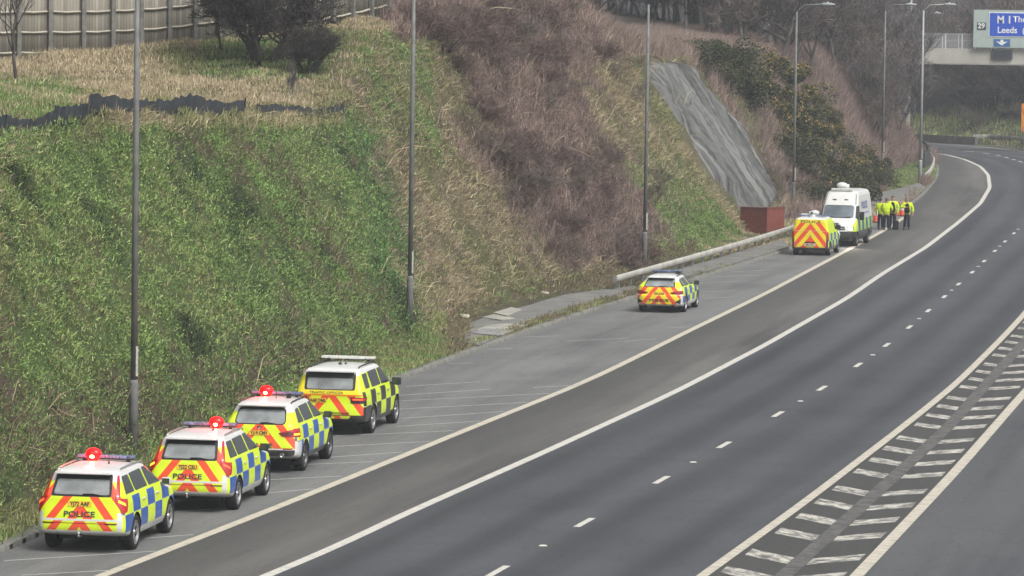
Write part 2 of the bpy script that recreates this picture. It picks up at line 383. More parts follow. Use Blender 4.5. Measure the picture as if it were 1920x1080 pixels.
# chevron blocks either side of the ribbed strip
gcs = np.r_[0, np.cumsum(np.hypot(*np.diff(GC, axis=0).T))]; GT, GN = tangents(GC)
def line_off(L, p, n):             # distance from p along n to line L
    d = L - p; t = d @ n; u = np.abs(d @ np.array((n[1], -n[0]))); return t[np.argmin(u)]
s0 = gcs[np.argmin(np.hypot(*(GC - gp(1500, 1050)[:2]).T))]
for k in range(-4, 30):
    c = s0 + k * 3.28
    if c < 2 or c > gcs[-1] - 3: continue
    i = np.searchsorted(gcs, c); p = GC[i]; t = GT[i]; nn = GN[i]
    for sgn, LL in ((1, GL), (-1, GR)):
        w = abs(line_off(LL, p, nn * sgn)) - 0.22
        if w < 0.5: continue
        w = w * rnd.uniform(0.95, 1.0)
        slant = 1.12
        a0 = p + nn * sgn * 0.20 + t * slant * .2; a1 = p + nn * sgn * w + t * slant * w
        L_ = np.array([a0 + (a1 - a0) * q for q in np.linspace(0, 1, 6)])
        n0 = t * 0.54
        V = np.vstack([np.c_[L_ - n0, np.full(6, .009)], np.c_[L_ + n0, np.full(6, .009)]])
        uvq = np.vstack([np.c_[np.linspace(0, w, 6) + k * 7, np.zeros(6) + sgn * 3], np.c_[np.linspace(0, w, 6) + k * 7, np.zeros(6) + 1.3 + sgn * 3]])
        j = np.arange(5); F_ = np.c_[j, j + 1, j + 7, j + 6]
        if sgn > 0: F_ = F_[:, ::-1]
        np_mesh('chevron_block', V, F_, M_BLOCK, uv=uvq)['kind'] = 'structure'
# faded bay lines across the lay-by
def seg(name, a, b_, w, mat, z=0.009):
    a = gp(*a)[:2]; b_ = gp(*b_)[:2]; n = 12
    ribbon(name, np.array([a + (b_ - a) * q for q in np.linspace(0, 1, n)]), -w / 2, w / 2, z, mat)
for a, c in [((8, 1052), (292, 1034)), ((40, 1079), (207, 1070)), ((270, 1010), (362, 1003)), ((330, 960), (450, 952)), ((500, 925), (590, 917)), ((505, 900), (640, 893)), ((560, 872), (700, 866)),
             ((590, 860), (755, 848)), ((620, 838), (806, 828)), ((630, 818), (850, 808)), ((742, 800), (900, 790)), ((752, 785), (945, 772)), ((700, 770), (990, 755)), ((752, 752), (1030, 738)), ((745, 742), (920, 730)), ((840, 682), (885, 681)), ((1000, 727), (1090, 722)),
             ((760, 725), (900, 716)), ((915, 655), (960, 654)), ((985, 632), (1050, 630)), ((1060, 640), (1180, 634)), ((1170, 640), (1230, 636)), ((1315, 548), (1380, 545)), ((1310, 530), (1400, 527)), ((1330, 520), (1425, 516)), ((1370, 510), (1450, 506)), ((1320, 560), (1375, 557)), ((1250, 615), (1300, 613))]:
    seg('bay_line', a, c, 0.10, M_FAINT)
# kerb
def kerb():
    g = G('kerb_concrete'); v = g.uv(); x, y, _ = g.xyz(v); n = g.noise(v, 1.4, 5, 0.7)
    c = g.mix(g.ramp(n, 0.3, 0.7), (0.12, 0.12, 0.105), (0.24, 0.235, 0.215)); c = g.mix((g.fr(x / 0.92) < 0.05) * 0.7, c, (0.05, 0.05, 0.045))
    m = g.done(c, 0.9, 0.3)
    n = len(KQ); prof = [(-0.01, -0.03), (0.0, 0.11), (0.03, 0.13), (0.30, 0.135), (0.32, -0.02)]
    V = []; uv = []
    for o, z in prof:
        V.append(np.c_[KQ + KN * o, np.full(n, z)]); uv.append(np.c_[KS, np.full(n, o + z)])
    i = np.arange(n - 1); F_ = np.vstack([np.c_[i + j * n, i + 1 + j * n, i + 1 + (j + 1) * n, i + (j + 1) * n] for j in range(4)])[:, ::-1]
    np_mesh('kerb', np.vstack(V), F_, m, uv=np.vstack(uv))['kind'] = 'structure'
kerb()
for px in [(8, 1029), (31, 1019), (44, 1014), (58, 1008), (71, 1002), (-6, 1035)]:
    p = gp(*px)[:2]; i = np.argmin(np.hypot(*(KQ - p).T)); d = MB()
    d.box((0, 0, 0), (0.05, 0.22, 0.09)); o = d.build('kerb_drain', M_INK); o.location = (*(KQ[i] + KN[i] * 0.005), 0.06); o.rotation_euler = (0, 0, -math.atan2(KT[i][0], KT[i][1])); o['kind'] = 'structure'

# ================================================================ CUTTING (terrain)
TOE_S = [0, 29, 31, 72, 85, 92, 99, 113, 120, 131, 164, 192, 221, 251, 289, 326]; TOE_W = [1.0, 0.9, 0.9, 1.5, 2.4, 3.2, 3.4, 3.5, 3.4, 3.5, 4.3, 5.6, 4.6, 4.0, 1.4, 1.3]
ZC_S = [0, 10, 20, 30, 40, 50, 60, 70, 80, 90, 95, 100, 105, 110, 120, 130, 140, 150, 158, 164, 170, 190, 230, 326]
ZC_Z = [9, 8.7, 8.4, 8.1, 8.0, 8.1, 8.4, 8.3, 8.1, 7.8, 7.9, 8.5, 9.6, 10.6, 11.15, 12.1, 12.8, 12.6, 11.5, 10.3, 9.35, 9.15, 8.9, 8.6]
G_S = [0, 60, 90, 105, 130, 165, 200, 326]; G_G = [0.10, 0.10, 0.09, 0.05, 0.06, 0.10, 0.14, 0.16]
RUN = 0.68
def bumps(x, y):
    return (np.sin(x * 0.9 + 1.3 * np.sin(y * 0.31)) * np.sin(y * 0.7 + x * 0.23) * 0.12 + np.sin(x * 2.3 - y * 1.1 + 1) * np.sin(y * 1.9 + 2 * np.sin(x * 0.5)) * 0.07
            + np.sin(x * 5.1 + y * 0.7) * np.sin(y * 4.3 - x * 1.2) * 0.03)
def surf(s, w):
    s = np.asarray(s, float); w = np.asarray(w, float)
    x = np.interp(s, KS, KQ[:, 0]) + np.interp(s, KS, KN[:, 0]) * w; y = np.interp(s, KS, KQ[:, 1]) + np.interp(s, KS, KN[:, 1]) * w
    off = np.interp(s, TOE_S, TOE_W); zc = np.interp(s, ZC_S, ZC_Z); gr = np.interp(s, G_S, G_G); run = RUN * zc
    q = (w - off) / run; k = 0.07
    f = np.clip(q, 0, 1); f = np.where(np.abs(q) < k, (q + k) ** 2 / (4 * k), f); f = np.where(np.abs(q - 1) < k, 1 - (1 + k - q) ** 2 / (4 * k), f)
    z = 0.12 + (zc - 0.12) * f + np.clip(w - off - run, 0, 120) * gr
    z = z + bumps(x, y) * (0.06 + 0.94 * np.clip((w - off) / 1.5, 0, 1))
    return x, y, z
def hit(px, py, lift=0.0):
    """where the sight line through a photo pixel meets the cutting"""
    d = ray(px, py); d = d / d[1]; Y = np.arange(60, 460, 0.25); P = _C + np.outer(Y, d)
    i = np.argmin((P[:, None, 0] - KQ[None, :, 0]) ** 2 + (P[:, None, 1] - KQ[None, :, 1]) ** 2, axis=1)
    dd = P[:, :2] - KQ[i]; w = (dd * KN[i]).sum(1); s = KS[i] + (dd * KT[i]).sum(1)
    _, _, z = surf(s, w); ok = (w > -0.2) & (P[:, 2] < z + lift)
    j = np.argmax(ok) if ok.any() else len(Y) - 1
    return Vector(P[j]), s[j], w[j]
def crest_w(s): return np.interp(s, TOE_S, TOE_W) + RUN * np.interp(s, ZC_S, ZC_Z)
def in_poly(x, y, poly):
    x = np.asarray(x); inside = np.zeros(x.shape, bool); n = len(poly)
    for i in range(n):
        x0, y0 = poly[i]; x1, y1 = poly[(i + 1) % n]
        c = ((y0 > y) != (y1 > y)) & (x < (x1 - x0) * (y - y0) / ((y1 - y0) or 1e-9) + x0); inside ^= c
    return inside
M_SOIL = None
def make_soil():
    g = G('bank_soil'); v = g.obj(); n = g.noise(v, 0.6, 6, 0.65); n2 = g.noise(v, 5.0, 4, 0.7)
    c = g.mix(g.ramp(n2, 0.35, 0.7) * 0.7, g.attr('col'), (0.022, 0.024, 0.013))
    return g.done(c, 0.95, 0.2)
M_SOIL = make_soil()
ss = np.arange(0, len(KQ) - 1, 1.0)
rows = []
for t in np.r_[np.linspace(0, 1, 4)[:-1] * 0.5]: rows.append(('toe', t))
frac = np.r_[0.0, 0.25, 0.5, 0.75]
def wgrid(s):
    off = np.interp(s, TOE_S, TOE_W); zc = np.interp(s, ZC_S, ZC_Z); run = RUN * zc
    return np.r_[0.30, np.linspace(0.45, off, 4)[1:], off + run * np.linspace(0.06, 1.1, 18), off + run * 1.1 + np.array([1.0, 2, 3.5, 5, 7, 9, 12, 15, 19, 24, 30, 40, 55, 80, 110])]
Wg = np.array([wgrid(s) for s in ss]); m = Wg.shape[1]
X, Y, Z = surf(np.repeat(ss, m), Wg.ravel())
i = (np.arange(len(ss) - 1)[:, None] * m + np.arange(m - 1)[None]).ravel()
np_mesh('embankment', np.c_[X, Y, Z], np.c_[i, i + m, i + m + 1, i + 1], M_SOIL, smooth=True)['kind'] = 'structure'
EMB = bpy.data.objects['embankment']; EMB_SW = (np.repeat(ss, m), Wg.ravel(), X, Y, Z)

# grey sprayed rock face laid on the cutting
SHOT = [(1402, 438), (1378, 400), (1320, 320), (1262, 235), (1222, 165), (1196, 125), (1215, 106), (1262, 108), (1300, 122), (1322, 148), (1370, 205), (1418, 275), (1448, 320), (1462, 352), (1452, 390), (1436, 412)]
def vnoise(x, y, sc, seed=0):
    """smooth value noise in numpy"""
    r = np.random.default_rng(seed).random((256, 256)); x = np.asarray(x) / sc + 1000; y = np.asarray(y) / sc + 1000
    xi = np.floor(x).astype(int); yi = np.floor(y).astype(int); fx = x - xi; fy = y - yi; fx = fx * fx * (3 - 2 * fx); fy = fy * fy * (3 - 2 * fy)
    g = lambda a, b: r[a % 256, b % 256]
    return (g(xi, yi) * (1 - fx) + g(xi + 1, yi) * fx) * (1 - fy) + (g(xi, yi + 1) * (1 - fx) + g(xi + 1, yi + 1) * fx) * fy
def fbm(x, y, sc, seed=0): return 0.5 * vnoise(x, y, sc, seed) + 0.3 * vnoise(x, y, sc / 2.3, seed + 1) + 0.2 * vnoise(x, y, sc / 5, seed + 2)

def shot():
    ds_, dw = 0.14, 0.14
    S1 = np.arange(152, 192, ds_); W1 = np.arange(3.0, 15, dw); SS, WW = np.meshgrid(S1, W1, indexing='ij')
    x, y, z = surf(SS.ravel(), WW.ravel())
    px, py = proj(np.c_[x, y, z])
    jx = 5 * np.sin(py * 0.045) + 2 * np.sin(py * 0.11 + 2)
    qx, qy = px + jx, py + 2 * np.sin(px * 0.06)
    ins = in_poly(qx, qy, SHOT)
    dist = np.full(len(qx), 1e9)
    for k in range(len(SHOT)):
        a = np.array(SHOT[k], float); e = np.array(SHOT[(k + 1) % len(SHOT)], float) - a
        t = np.clip(((qx - a[0]) * e[0] + (qy - a[1]) * e[1]) / (e @ e), 0, 1); dist = np.minimum(dist, np.hypot(qx - a[0] - t * e[0], qy - a[1] - t * e[1]))
    ed = np.clip(dist / 24, 0, 1); ed = ed * ed * (3 - 2 * ed)
    s = SS.ravel(); w = WW.ravel()
    rid = 0.12 * np.sin(s * 1.25 + 0.5 * np.sin(w * 0.55) + .18 * w) + 0.10 * np.sin(s * 3.3 + 0.6 * np.sin(w * 0.5)) + 0.06 * np.sin(s * 7.7 + w * 0.4) + 0.05 * np.sin(w * 3 + s * 2) * np.sin(s * 1.7)
    nx = np.interp(s, KS, KN[:, 0]); ny = np.interp(s, KS, KN[:, 1]); h = (0.34 + rid + 0.34 * (fbm(s * 1.0, w * .45, 0.9, 71) - .5) + 0.16 * (fbm(s, w * .6, 0.32, 75) - .5)) * ed - 0.22 * (1 - ed) + 0.05 * np.sin(px * .9) * np.sin(py * .7)
    V = np.c_[x - nx * h * 0.83, y - ny * h * 0.83, z + h * 0.56]
    n = len(W1); i = (np.arange(len(S1) - 1)[:, None] * n + np.arange(n - 1)[None]).ravel(); F_ = np.c_[i, i + n, i + n + 1, i + 1]
    F_ = F_[ins[F_].all(1)]
    used = np.unique(F_); mp = -np.ones(len(V), int); mp[used] = np.arange(len(used))
    g = G('sprayed_concrete'); v = g.uv(); st = g.noise(g.scale(v, (1.6, 0.10, 1)), 1.0, 6, 0.65); st2 = g.noise(g.scale(v, (2.6, 0.11, 1)), 1.0, 5, 0.7); gr = g.noise(v, 2.6, 6, 0.75)
    c = g.mix(g.ramp(st, 0.40, 0.58), (0.050, 0.051, 0.050), (0.195, 0.198, 0.192)); c = g.mix(g.ramp(st2, 0.47, 0.57) * 0.85, c, (0.036, 0.036, 0.034)); c = g.mix(g.ramp(gr, 0.42, 0.75) * 0.5, c, (0.20, 0.20, 0.19))
    g.bump(gr, 0.6, 0.08)
    np_mesh('rock_face', V[used], mp[F_], g.done(c, 0.9, 0.3), uv=np.c_[s, w][used], smooth=True)['kind'] = 'structure'
shot()

# broken paving behind the kerb
def slab(px_poly, z0, mat, name='paving_slab', th=0.05):
    P = [gp(*q, z0) for q in px_poly]; n = len(P)
    b = MB(); b.add([(p[0], p[1], z0 - th) for p in P] + [(p[0], p[1], z0) for p in P], [tuple(range(n, 2 * n))] + [(k, (k + 1) % n, n + (k + 1) % n, n + k) for k in range(n)])
    o = b.build(name, mat); o['kind'] = 'structure'; return o
def pave_mat(nm, a, c_):
    g = G(nm); v = g.obj(); n = g.noise(v, 0.9, 6, 0.7); n2 = g.noise(v, 6, 4, 0.7)
    c = g.mix(g.ramp(n, 0.35, 0.65), a, c_); c = g.mix(g.ramp(n2, 0.5, 0.75) * 0.4, c, (0.10, 0.095, 0.07)); return g.done(c, 0.9, 0.3)
M_PAVE = pave_mat('old_path_surface', (0.13, 0.13, 0.125), (0.22, 0.215, 0.20)); M_SLAB = pave_mat('pale_slab', (0.27, 0.26, 0.23), (0.40, 0.385, 0.34)); M_COVER = pave_mat('grey_cover', (0.20, 0.20, 0.20), (0.30, 0.30, 0.30))
slab([(868, 640), (898, 648), (985, 605), (1100, 572), (1200, 545), (1190, 536), (1110, 545), (1000, 560), (905, 578), (880, 605)], 0.165, M_PAVE, 'footpath', 0.2)
slab([(925, 586), (952, 592), (978, 580), (955, 575)], 0.20, M_SLAB)
slab([(905, 594), (940, 600), (965, 596), (925, 589)], 0.192, M_SLAB)
slab([(893, 618), (940, 627), (990, 608), (950, 606), (915, 609)], 0.192, M_SLAB)
slab([(887, 624), (935, 629), (950, 618), (905, 615)], 0.20, M_COVER, 'manhole_cover')
slab([(1590, 372), (1640, 398), (1700, 378), (1738, 352), (1722, 343), (1690, 352)], 0.22, M_PAVE, 'footpath', 0.2)
slab([(1195, 520), (1240, 532), (1480, 462), (1470, 448), (1330, 488)], 0.225, M_PAVE, 'footpath', 0.2)
# far bank and the hills beyond the bend
def far_bank():
    L = smooth_line([gp(*q)[:2] for q in [(1600, 258), (1690, 263), (1735, 265.5), (1800, 269.5), (1860, 274.5), (1920, 280.5), (2000, 292)]] + [(75, 330), (102, 250), (110, 55)], 2.0, 6.0)
    T, N = tangents(L); prof = [(0.0, -0.05), (1.0, 0.1), (2.5, 0.25), (6, 1.6), (12, 2.8), (24, 3.4), (45, 4.5), (80, 8)]
    n = len(L); V = []
    for o, z in prof:
        P = L + N * o; zz = np.full(n, z) + bumps(P[:, 0] * .6, P[:, 1] * .6) * min(1, o / 4) * 1.5; V.append(np.c_[P, zz])
    i = np.arange(n - 1); F_ = np.vstack([np.c_[i + j * n, i + 1 + j * n, i + 1 + (j + 1) * n, i + (j + 1) * n] for j in range(len(prof) - 1)])
    o = np_mesh('far_bank', np.vstack(V), F_, flat('far_bank_grass', (0.085, 0.088, 0.048), 0.95, 0.2, var=0.45, sc=0.35), smooth=True); o['kind'] = 'structure'
    return L, N, prof
FB_L, FB_N, FB_P = far_bank()
xs = np.linspace(-450, 450, 61); ys = np.linspace(480, 900, 29); XX, YY = np.meshgrid(xs, ys, indexing='ij')
ZZ = 3 + (YY - 480) / 420 * 38 + 4 * np.sin(XX * 0.02) + 3 * np.sin(XX * 0.05 + YY * 0.02)
i = (np.arange(60)[:, None] * 29 + np.arange(28)[None]).ravel()
np_mesh('hills', np.c_[XX.ravel(), YY.ravel(), ZZ.ravel()], np.c_[i, i + 29, i + 30, i + 1], flat('far_hill', (0.075, 0.070, 0.060), 0.95, 0.2, var=0.5, sc=0.08), smooth=True)['kind'] = 'structure'

# ================================================================ VEGETATION
def veg_mat(name, trans=0.0, rough=0.75):
    g = G(name); c = g.attr('col'); return g.done(c, rough, 0.25)
M_VEG = veg_mat('leaf_blades'); M_TWIG = veg_mat('dry_twigs', rough=0.9)
GREEN = [(0, 262), (0, 700), (30, 760), (150, 720), (330, 690), (420, 640), (520, 590), (600, 640), (700, 690), (760, 640), (822, 610), (815, 560), (770, 480), (735, 380), (700, 250), (650, 205), (600, 212), (480, 212), (170, 212)]
VIVID = [(640, 240), (690, 235), (770, 470), (830, 610), (760, 650), (690, 560), (700, 420)]
STRAWP = [(640, 205), (600, 150), (660, 40), (780, 60), (860, 110), (900, 190), (890, 330), (960, 430), (1060, 520), (1010, 560), (840, 612), (800, 520), (735, 350)]
SCRUB = [(760, 20), (850, 110), (875, 220), (900, 330), (1000, 450), (1060, 508), (1215, 495), (1245, 430), (1160, 340), (1100, 250), (1085, 150), (1150, 90), (1090, 20), (1000, -30), (850, -30)]
OLIVE = [(1060, 95), (1180, 110), (1260, 240), (1340, 360), (1400, 440), (1300, 470), (1212, 500), (1235, 430), (1150, 350), (1090, 250)]
PINK = [(1290, 110), (1440, 130), (1540, 210), (1590, 290), (1600, 350), (1490, 400), (1455, 340), (1370, 200)]
VERGE = [(1640, 345), (1655, 325), (1725, 300), (1765, 318), (1765, 335), (1725, 345), (1660, 362)]
BLADE_COL = {  # linear colours, three per kind
    'lush': [(0.128, 0.195, 0.055), (0.176, 0.236, 0.080), (0.068, 0.120, 0.040)],
    'vivid': [(0.088, 0.160, 0.048), (0.122, 0.192, 0.064), (0.052, 0.104, 0.036)],
    'olive': [(0.165, 0.172, 0.072), (0.122, 0.135, 0.054), (0.215, 0.205, 0.104)],
    'straw': [(0.265, 0.215, 0.135), (0.185, 0.148, 0.095), (0.335, 0.285, 0.190)],
    'dead': [(0.130, 0.098, 0.066), (0.090, 0.068, 0.048), (0.185, 0.145, 0.102)],
    'twig': [(0.155, 0.108, 0.095), (0.108, 0.078, 0.070), (0.220, 0.165, 0.142)],
    'pink': [(0.180, 0.135, 0.115), (0.125, 0.097, 0.085), (0.235, 0.185, 0.155)],
    'dark': [(0.030, 0.050, 0.020), (0.045, 0.062, 0.026), (0.022, 0.034, 0.016)],
}
KINDS = list(BLADE_COL)
def classify(px, py, x, y, s, w):
    n1 = fbm(x, y, 3.2, 3); n2 = fbm(x + 40, y - 10, 1.3, 9); u = rng.random(len(px))
    jx = px + (n1 - 0.5) * 190 + (u - .5) * 70; jy = py + (n2 - 0.5) * 130 + (rng.random(len(px)) - .5) * 40
    k = np.full(len(px), KINDS.index('olive')); K_ = KINDS.index
    plateau = w > crest_w(s) - 0.4
    # default for ground the photo does not show: mixed olive and straw
    k[n1 > 0.52] = K_('straw')
    p = plateau & (px < 660); k[p] = np.where(n1[p] + 0.25 * (u[p] - .5) > 0.49, K_('straw'), K_('olive'))
    g = p & (((px < 140) & (py > 150)) | ((px > 380) & (px < 640) & (py > 70) & (py < 150))); k[g & (u < 0.75)] = K_('lush')
    st = in_poly(jx, jy, STRAWP); k[st] = np.where(n2[st] + 0.35 * (u[st] - .5) > 0.45, K_('straw'), K_('olive')); k[st & (u > 0.86)] = K_('dead')
    st2 = in_poly(px, py, [(650, 60), (800, 60), (830, 330), (700, 250)]) ; k[st2 & (n2 > 0.50) & (u < .7)] = K_('lush')
    gr = in_poly(jx, jy, GREEN) & ~plateau; k[gr] = K_('lush'); k[gr & (n1 > 0.52) & (u < 0.42)] = K_('olive'); k[gr & (n2 < 0.31)] = K_('dark'); k[gr & (n1 < 0.40) & (n2 > 0.5) & (u < .6)] = K_('dead')
    vv = in_poly(jx, jy, VIVID) & ~plateau; k[vv] = np.where(n2[vv] < 0.40, K_('dark'), K_('vivid'))
    low = ~gr & ~vv & (px < 760) & (py > 560) & ~plateau; k[low] = np.where(u[low] < 0.42, K_('dead'), np.where(u[low] < 0.85, K_('lush'), K_('dark')))
    ol = in_poly(jx, jy, OLIVE); k[ol] = np.where(py[ol] + (u[ol] - .5) * 160 > 330, K_('lush'), np.where(n2[ol] > .47, K_('straw'), K_('olive'))); k[ol & (u > .8)] = K_('olive')
    sc = in_poly(jx, jy, SCRUB); k[sc] = K_('twig'); k[sc & (u > 0.9)] = K_('dead')
    pk = in_poly(jx, jy, PINK); k[pk] = np.where(n2[pk] > 0.42, K_('pink'), K_('twig'))
    toe = (w < np.interp(s, TOE_S, TOE_W) + 0.3) & (px < 1300); k[toe] = np.where(n2[toe] + .3 * (u[toe] - .5) > .45, K_('olive'), K_('lush')); k[toe & (px > 830) & (u < .6)] = K_('dead')
    vg = in_poly(px, py, VERGE); k[vg] = np.where(u[vg] < .6, K_('lush'), K_('olive'))
    far = (s > 205) & ~vg & ~pk; k[far] = np.where(u[far] < .55, K_('twig'), K_('dead'))
    top = (px > 1100) & (px < 1330) & (py < 112); k[top] = np.where(u[top] < .6, K_('pink'), K_('straw'))
    topl = plateau & (px > 735) & (px <= 1120); k[topl] = np.where(u[topl] < .6, K_('twig'), K_('dead'))
    return k, n1, n2
PAVED = [[(868, 640), (898, 648), (985, 605), (1100, 572), (1200, 545), (1190, 536), (1110, 545), (1000, 560), (905, 578), (880, 605)], [(1590, 372), (1640, 398), (1700, 378), (1738, 352), (1722, 343), (1690, 352)], [(1200, 525), (1240, 534), (1480, 464), (1470, 452), (1330, 490)]]
def scatter(n):
    s = 12 + (rng.random(n) ** 1.0) * 300; wmax = crest_w(s) + np.where(s < 105, 26, 9)
    w = 0.33 + rng.random(n) * (wmax - 0.33)
    x, y, z = surf(s, w); px, py = proj(np.c_[x, y, z])
    keep = (px > -160) & (px < 2020) & (py > -80) & (py < 1180)
    # thin out with distance: about constant density in the picture
    keep &= rng.random(n) < np.clip((120.0 / np.maximum(y, 60)) ** 1.3, 0, 1)
    keep &= ~in_poly(px + (vnoise(x, y, 1.3, 61) - .5) * 64, py + (vnoise(x, y, 1.1, 62) - .5) * 50, SHOT)
    for P in PAVED: keep &= ~in_poly(px, py, P)
    return [a[keep] for a in (s, w, x, y, z, px, py)]
def blades(name, x, y, z, nx, ny, kind, n1, n2, B, L0, width, lean, droop, mat, spread=0.16, bright=None):
    """B curved blades of two quads per tuft; nx,ny = uphill direction"""
    n = len(x); N = n * B
    X = np.repeat(x, B) + rng.normal(0, spread, N); Y = np.repeat(y, B) + rng.normal(0, spread, N); Z = np.repeat(z, B) - 0.03
    k = np.repeat(kind, B); L = np.repeat(L0, B) * rng.uniform(0.5, 1.25, N)
    a = rng.random(N) * 2 * math.pi; t = np.abs(rng.normal(0, lean, N))
    dx = np.sin(t) * np.cos(a) - np.repeat(nx, B) * droop; dy = np.sin(t) * np.sin(a) - np.repeat(ny, B) * droop; dz = np.cos(t) - droop * 0.4
    r = rng.random(N) * math.pi; wv = np.repeat(width, B) * rng.uniform(0.7, 1.3, N) * 0.5
    wx = np.cos(r) * wv; wy = np.sin(r) * wv * 0.6; wz = rng.normal(0, .4, N) * wv
    mx_, my_, mz_ = X + dx * L * .55, Y + dy * L * .55, Z + dz * L * .55
    gx = -np.repeat(nx, B) * droop; gy = -np.repeat(ny, B) * droop
    tx, ty, tz = X + dx * L + gx * L * .35, Y + dy * L + gy * L * .35, Z + dz * L * (1 - droop * .35) - L * .12
    V = np.empty((N, 5, 3), np.float32)
    V[:, 0] = np.c_[X - wx, Y - wy, Z - wz]; V[:, 1] = np.c_[X + wx, Y + wy, Z + wz]
    V[:, 2] = np.c_[mx_ + wx, my_ + wy, mz_ + wz]; V[:, 3] = np.c_[mx_ - wx, my_ - wy, mz_ - wz]; V[:, 4] = np.c_[tx, ty, tz]
    j = np.arange(N)[:, None] * 5; q = np.hstack([j, j + 1, j + 2, j + 3]); tr = np.hstack([j + 3, j + 2, j + 4, j + 4])
    tab = np.array([BLADE_COL[q_] for q_ in KINDS]); pick = rng.choice(3, N, p=[.45, .27, .28])
    c = tab[k, pick] * rng.uniform(0.75, 1.9, N)[:, None] * np.repeat(0.75 + 0.7 * n1, B)[:, None]
    if bright is not None: c = c * np.repeat(bright, B)[:, None]
    c = np.repeat(np.clip(c, 0, .8), 5, axis=0)
    V = V.reshape(-1, 3)
    me = bpy.data.meshes.new(name); me.vertices.add(len(V)); me.vertices.foreach_set('co', V.ravel())
    li = np.hstack([q, tr[:, :3]]).astype(np.int32).ravel(); me.loops.add(len(li)); me.loops.foreach_set('vertex_index', li)
    ls = (np.arange(N)[:, None] * 7 + np.array([0, 4])[None]).ravel().astype(np.int32); me.polygons.add(len(ls)); me.polygons.foreach_set('loop_start', ls)
    me.update(calc_edges=True)
    at_ = me.color_attributes.new('col', 'FLOAT_COLOR', 'POINT'); c4 = np.ones((len(V), 4), np.float32); c4[:, :3] = c; at_.data.foreach_set('color', c4.ravel())
    me.materials.append(mat); o = link(name, me); o['kind'] = 'stuff'; return o
def leaves(name, x, y, z, kind, n1, B, size, spread, mat, hgt=0.25):
    """small leaf faces in clumps"""
    n = len(x); N = n * B
    c0 = np.c_[np.repeat(x, B), np.repeat(y, B), np.repeat(z, B)] + np.c_[rng.normal(0, spread, N), rng.normal(0, spread, N), rng.random(N) * hgt]
    a = rng.normal(0, 1, (N, 3)); a /= np.linalg.norm(a, axis=1)[:, None]; b_ = rng.normal(0, 1, (N, 3)); b_ -= (a * b_).sum(1)[:, None] * a; b_ /= np.linalg.norm(b_, axis=1)[:, None]
    sz = (np.repeat(size, B) * rng.uniform(.6, 1.3, N))[:, None] * 0.5
    V = np.stack([c0 - a * sz, c0 + b_ * sz * .6, c0 + a * sz, c0 - b_ * sz * .6], 1).reshape(-1, 3)
    tab = np.array([BLADE_COL[q_] for q_ in KINDS]); pick = rng.choice(3, N, p=[.5, .3, .2])
    c = tab[np.repeat(kind, B), pick] * rng.uniform(.7, 1.9, N)[:, None] * np.repeat(.75 + .7 * n1, B)[:, None]
    o = np_mesh(name, V, np.arange(N * 4).reshape(-1, 4), mat, np.repeat(np.clip(c, 0, .8), 4, axis=0)); o['kind'] = 'stuff'; return o

s, w, x, y, z, px, py = scatter(1250000)
cl_ = vnoise(x, y + z * .7, 0.62, 31) * .6 + vnoise(x, y + z * .7, 1.5, 37) * .4      # clumps
hold = rng.random(len(x)) < np.clip((cl_ - .30) * 4.0, .42, 1.0)
s, w, x, y, z, px, py, cl_ = [a[hold] for a in (s, w, x, y, z, px, py, cl_)]
print('tufts', len(x))
kind, n1, n2 = classify(px, py, x, y, s, w)
_es, _ew, _ex, _ey, _ez = EMB_SW; _px, _py = proj(np.c_[_ex, _ey, _ez]); _k, _a, _b = classify(_px, _py, _ex, _ey, _es, _ew)
_c = np.array([np.mean(BLADE_COL[q], axis=0) for q in KINDS])[_k] * 0.55; _c4 = np.ones((len(_c), 4), np.float32); _c4[:, :3] = _c
EMB.data.color_attributes.new('col', 'FLOAT_COLOR', 'POINT').data.foreach_set('color', _c4.ravel())
nx = np.interp(s, KS, KN[:, 0]); ny = np.interp(s, KS, KN[:, 1])
slope = (w > np.interp(s, TOE_S, TOE_W)) & (w < crest_w(s))
K_ = KINDS.index
is_ = lambda *a: np.isin(kind, [K_(q) for q in a])
bw = 0.012 + y * 0.00007
z = z + np.where(slope, .34, .12) * np.clip(cl_ - .35, 0, .4)
sel = is_('lush', 'vivid', 'olive', 'dark')
dr = np.where(slope, 1.0, 0.0)
def go(nm, m, B, L, width, lean, droop, mat=M_VEG, spread=.14):
    blades(nm, x[m], y[m], z[m], nx[m], ny[m], kind[m], n1[m], n2[m], B, L[m], width[m], lean, droop, mat, spread)
ht = 0.15 + 0.09 * n2 + 0.14 * np.clip(cl_ - .4, 0, .4)
go('grass', sel & slope, 4, ht, bw, 0.8, 0.22)
go('grass', sel & ~slope, 5, ht * 0.75, bw, 0.6, 0.0)
go('dry_grass', is_('straw') & slope, 6, ht * 1.5, bw * 0.75, 0.75, 0.40)
go('dry_grass', is_('straw') & ~slope, 6, ht * 1.15, bw * 0.75, 0.75, 0.0)
go('dead_bramble', is_('dead'), 5, ht * 1.4, bw * 0.75, 0.9, 0.25, M_TWIG)
gm = is_('lush', 'vivid', 'dark') & slope & (rng.random(len(x)) < 0.95)
leaves('bank_weeds', x[gm], y[gm], z[gm], kind[gm], n1[gm], 4, 0.045 + y[gm] * 0.00018, 0.13, M_VEG, 0.24)
bs = is_('twig', 'straw', 'dead') & slope & (s < 215) & (rng.random(len(x)) < 0.016)
blades('bramble_stems', x[bs], y[bs], z[bs] + .2, nx[bs], ny[bs], np.full(bs.sum(), K_('straw')), n1[bs], n2[bs], 2, 0.9 + 0.9 * n1[bs], bw[bs] * 0.95, 0.8, 0.25, M_TWIG, .2)
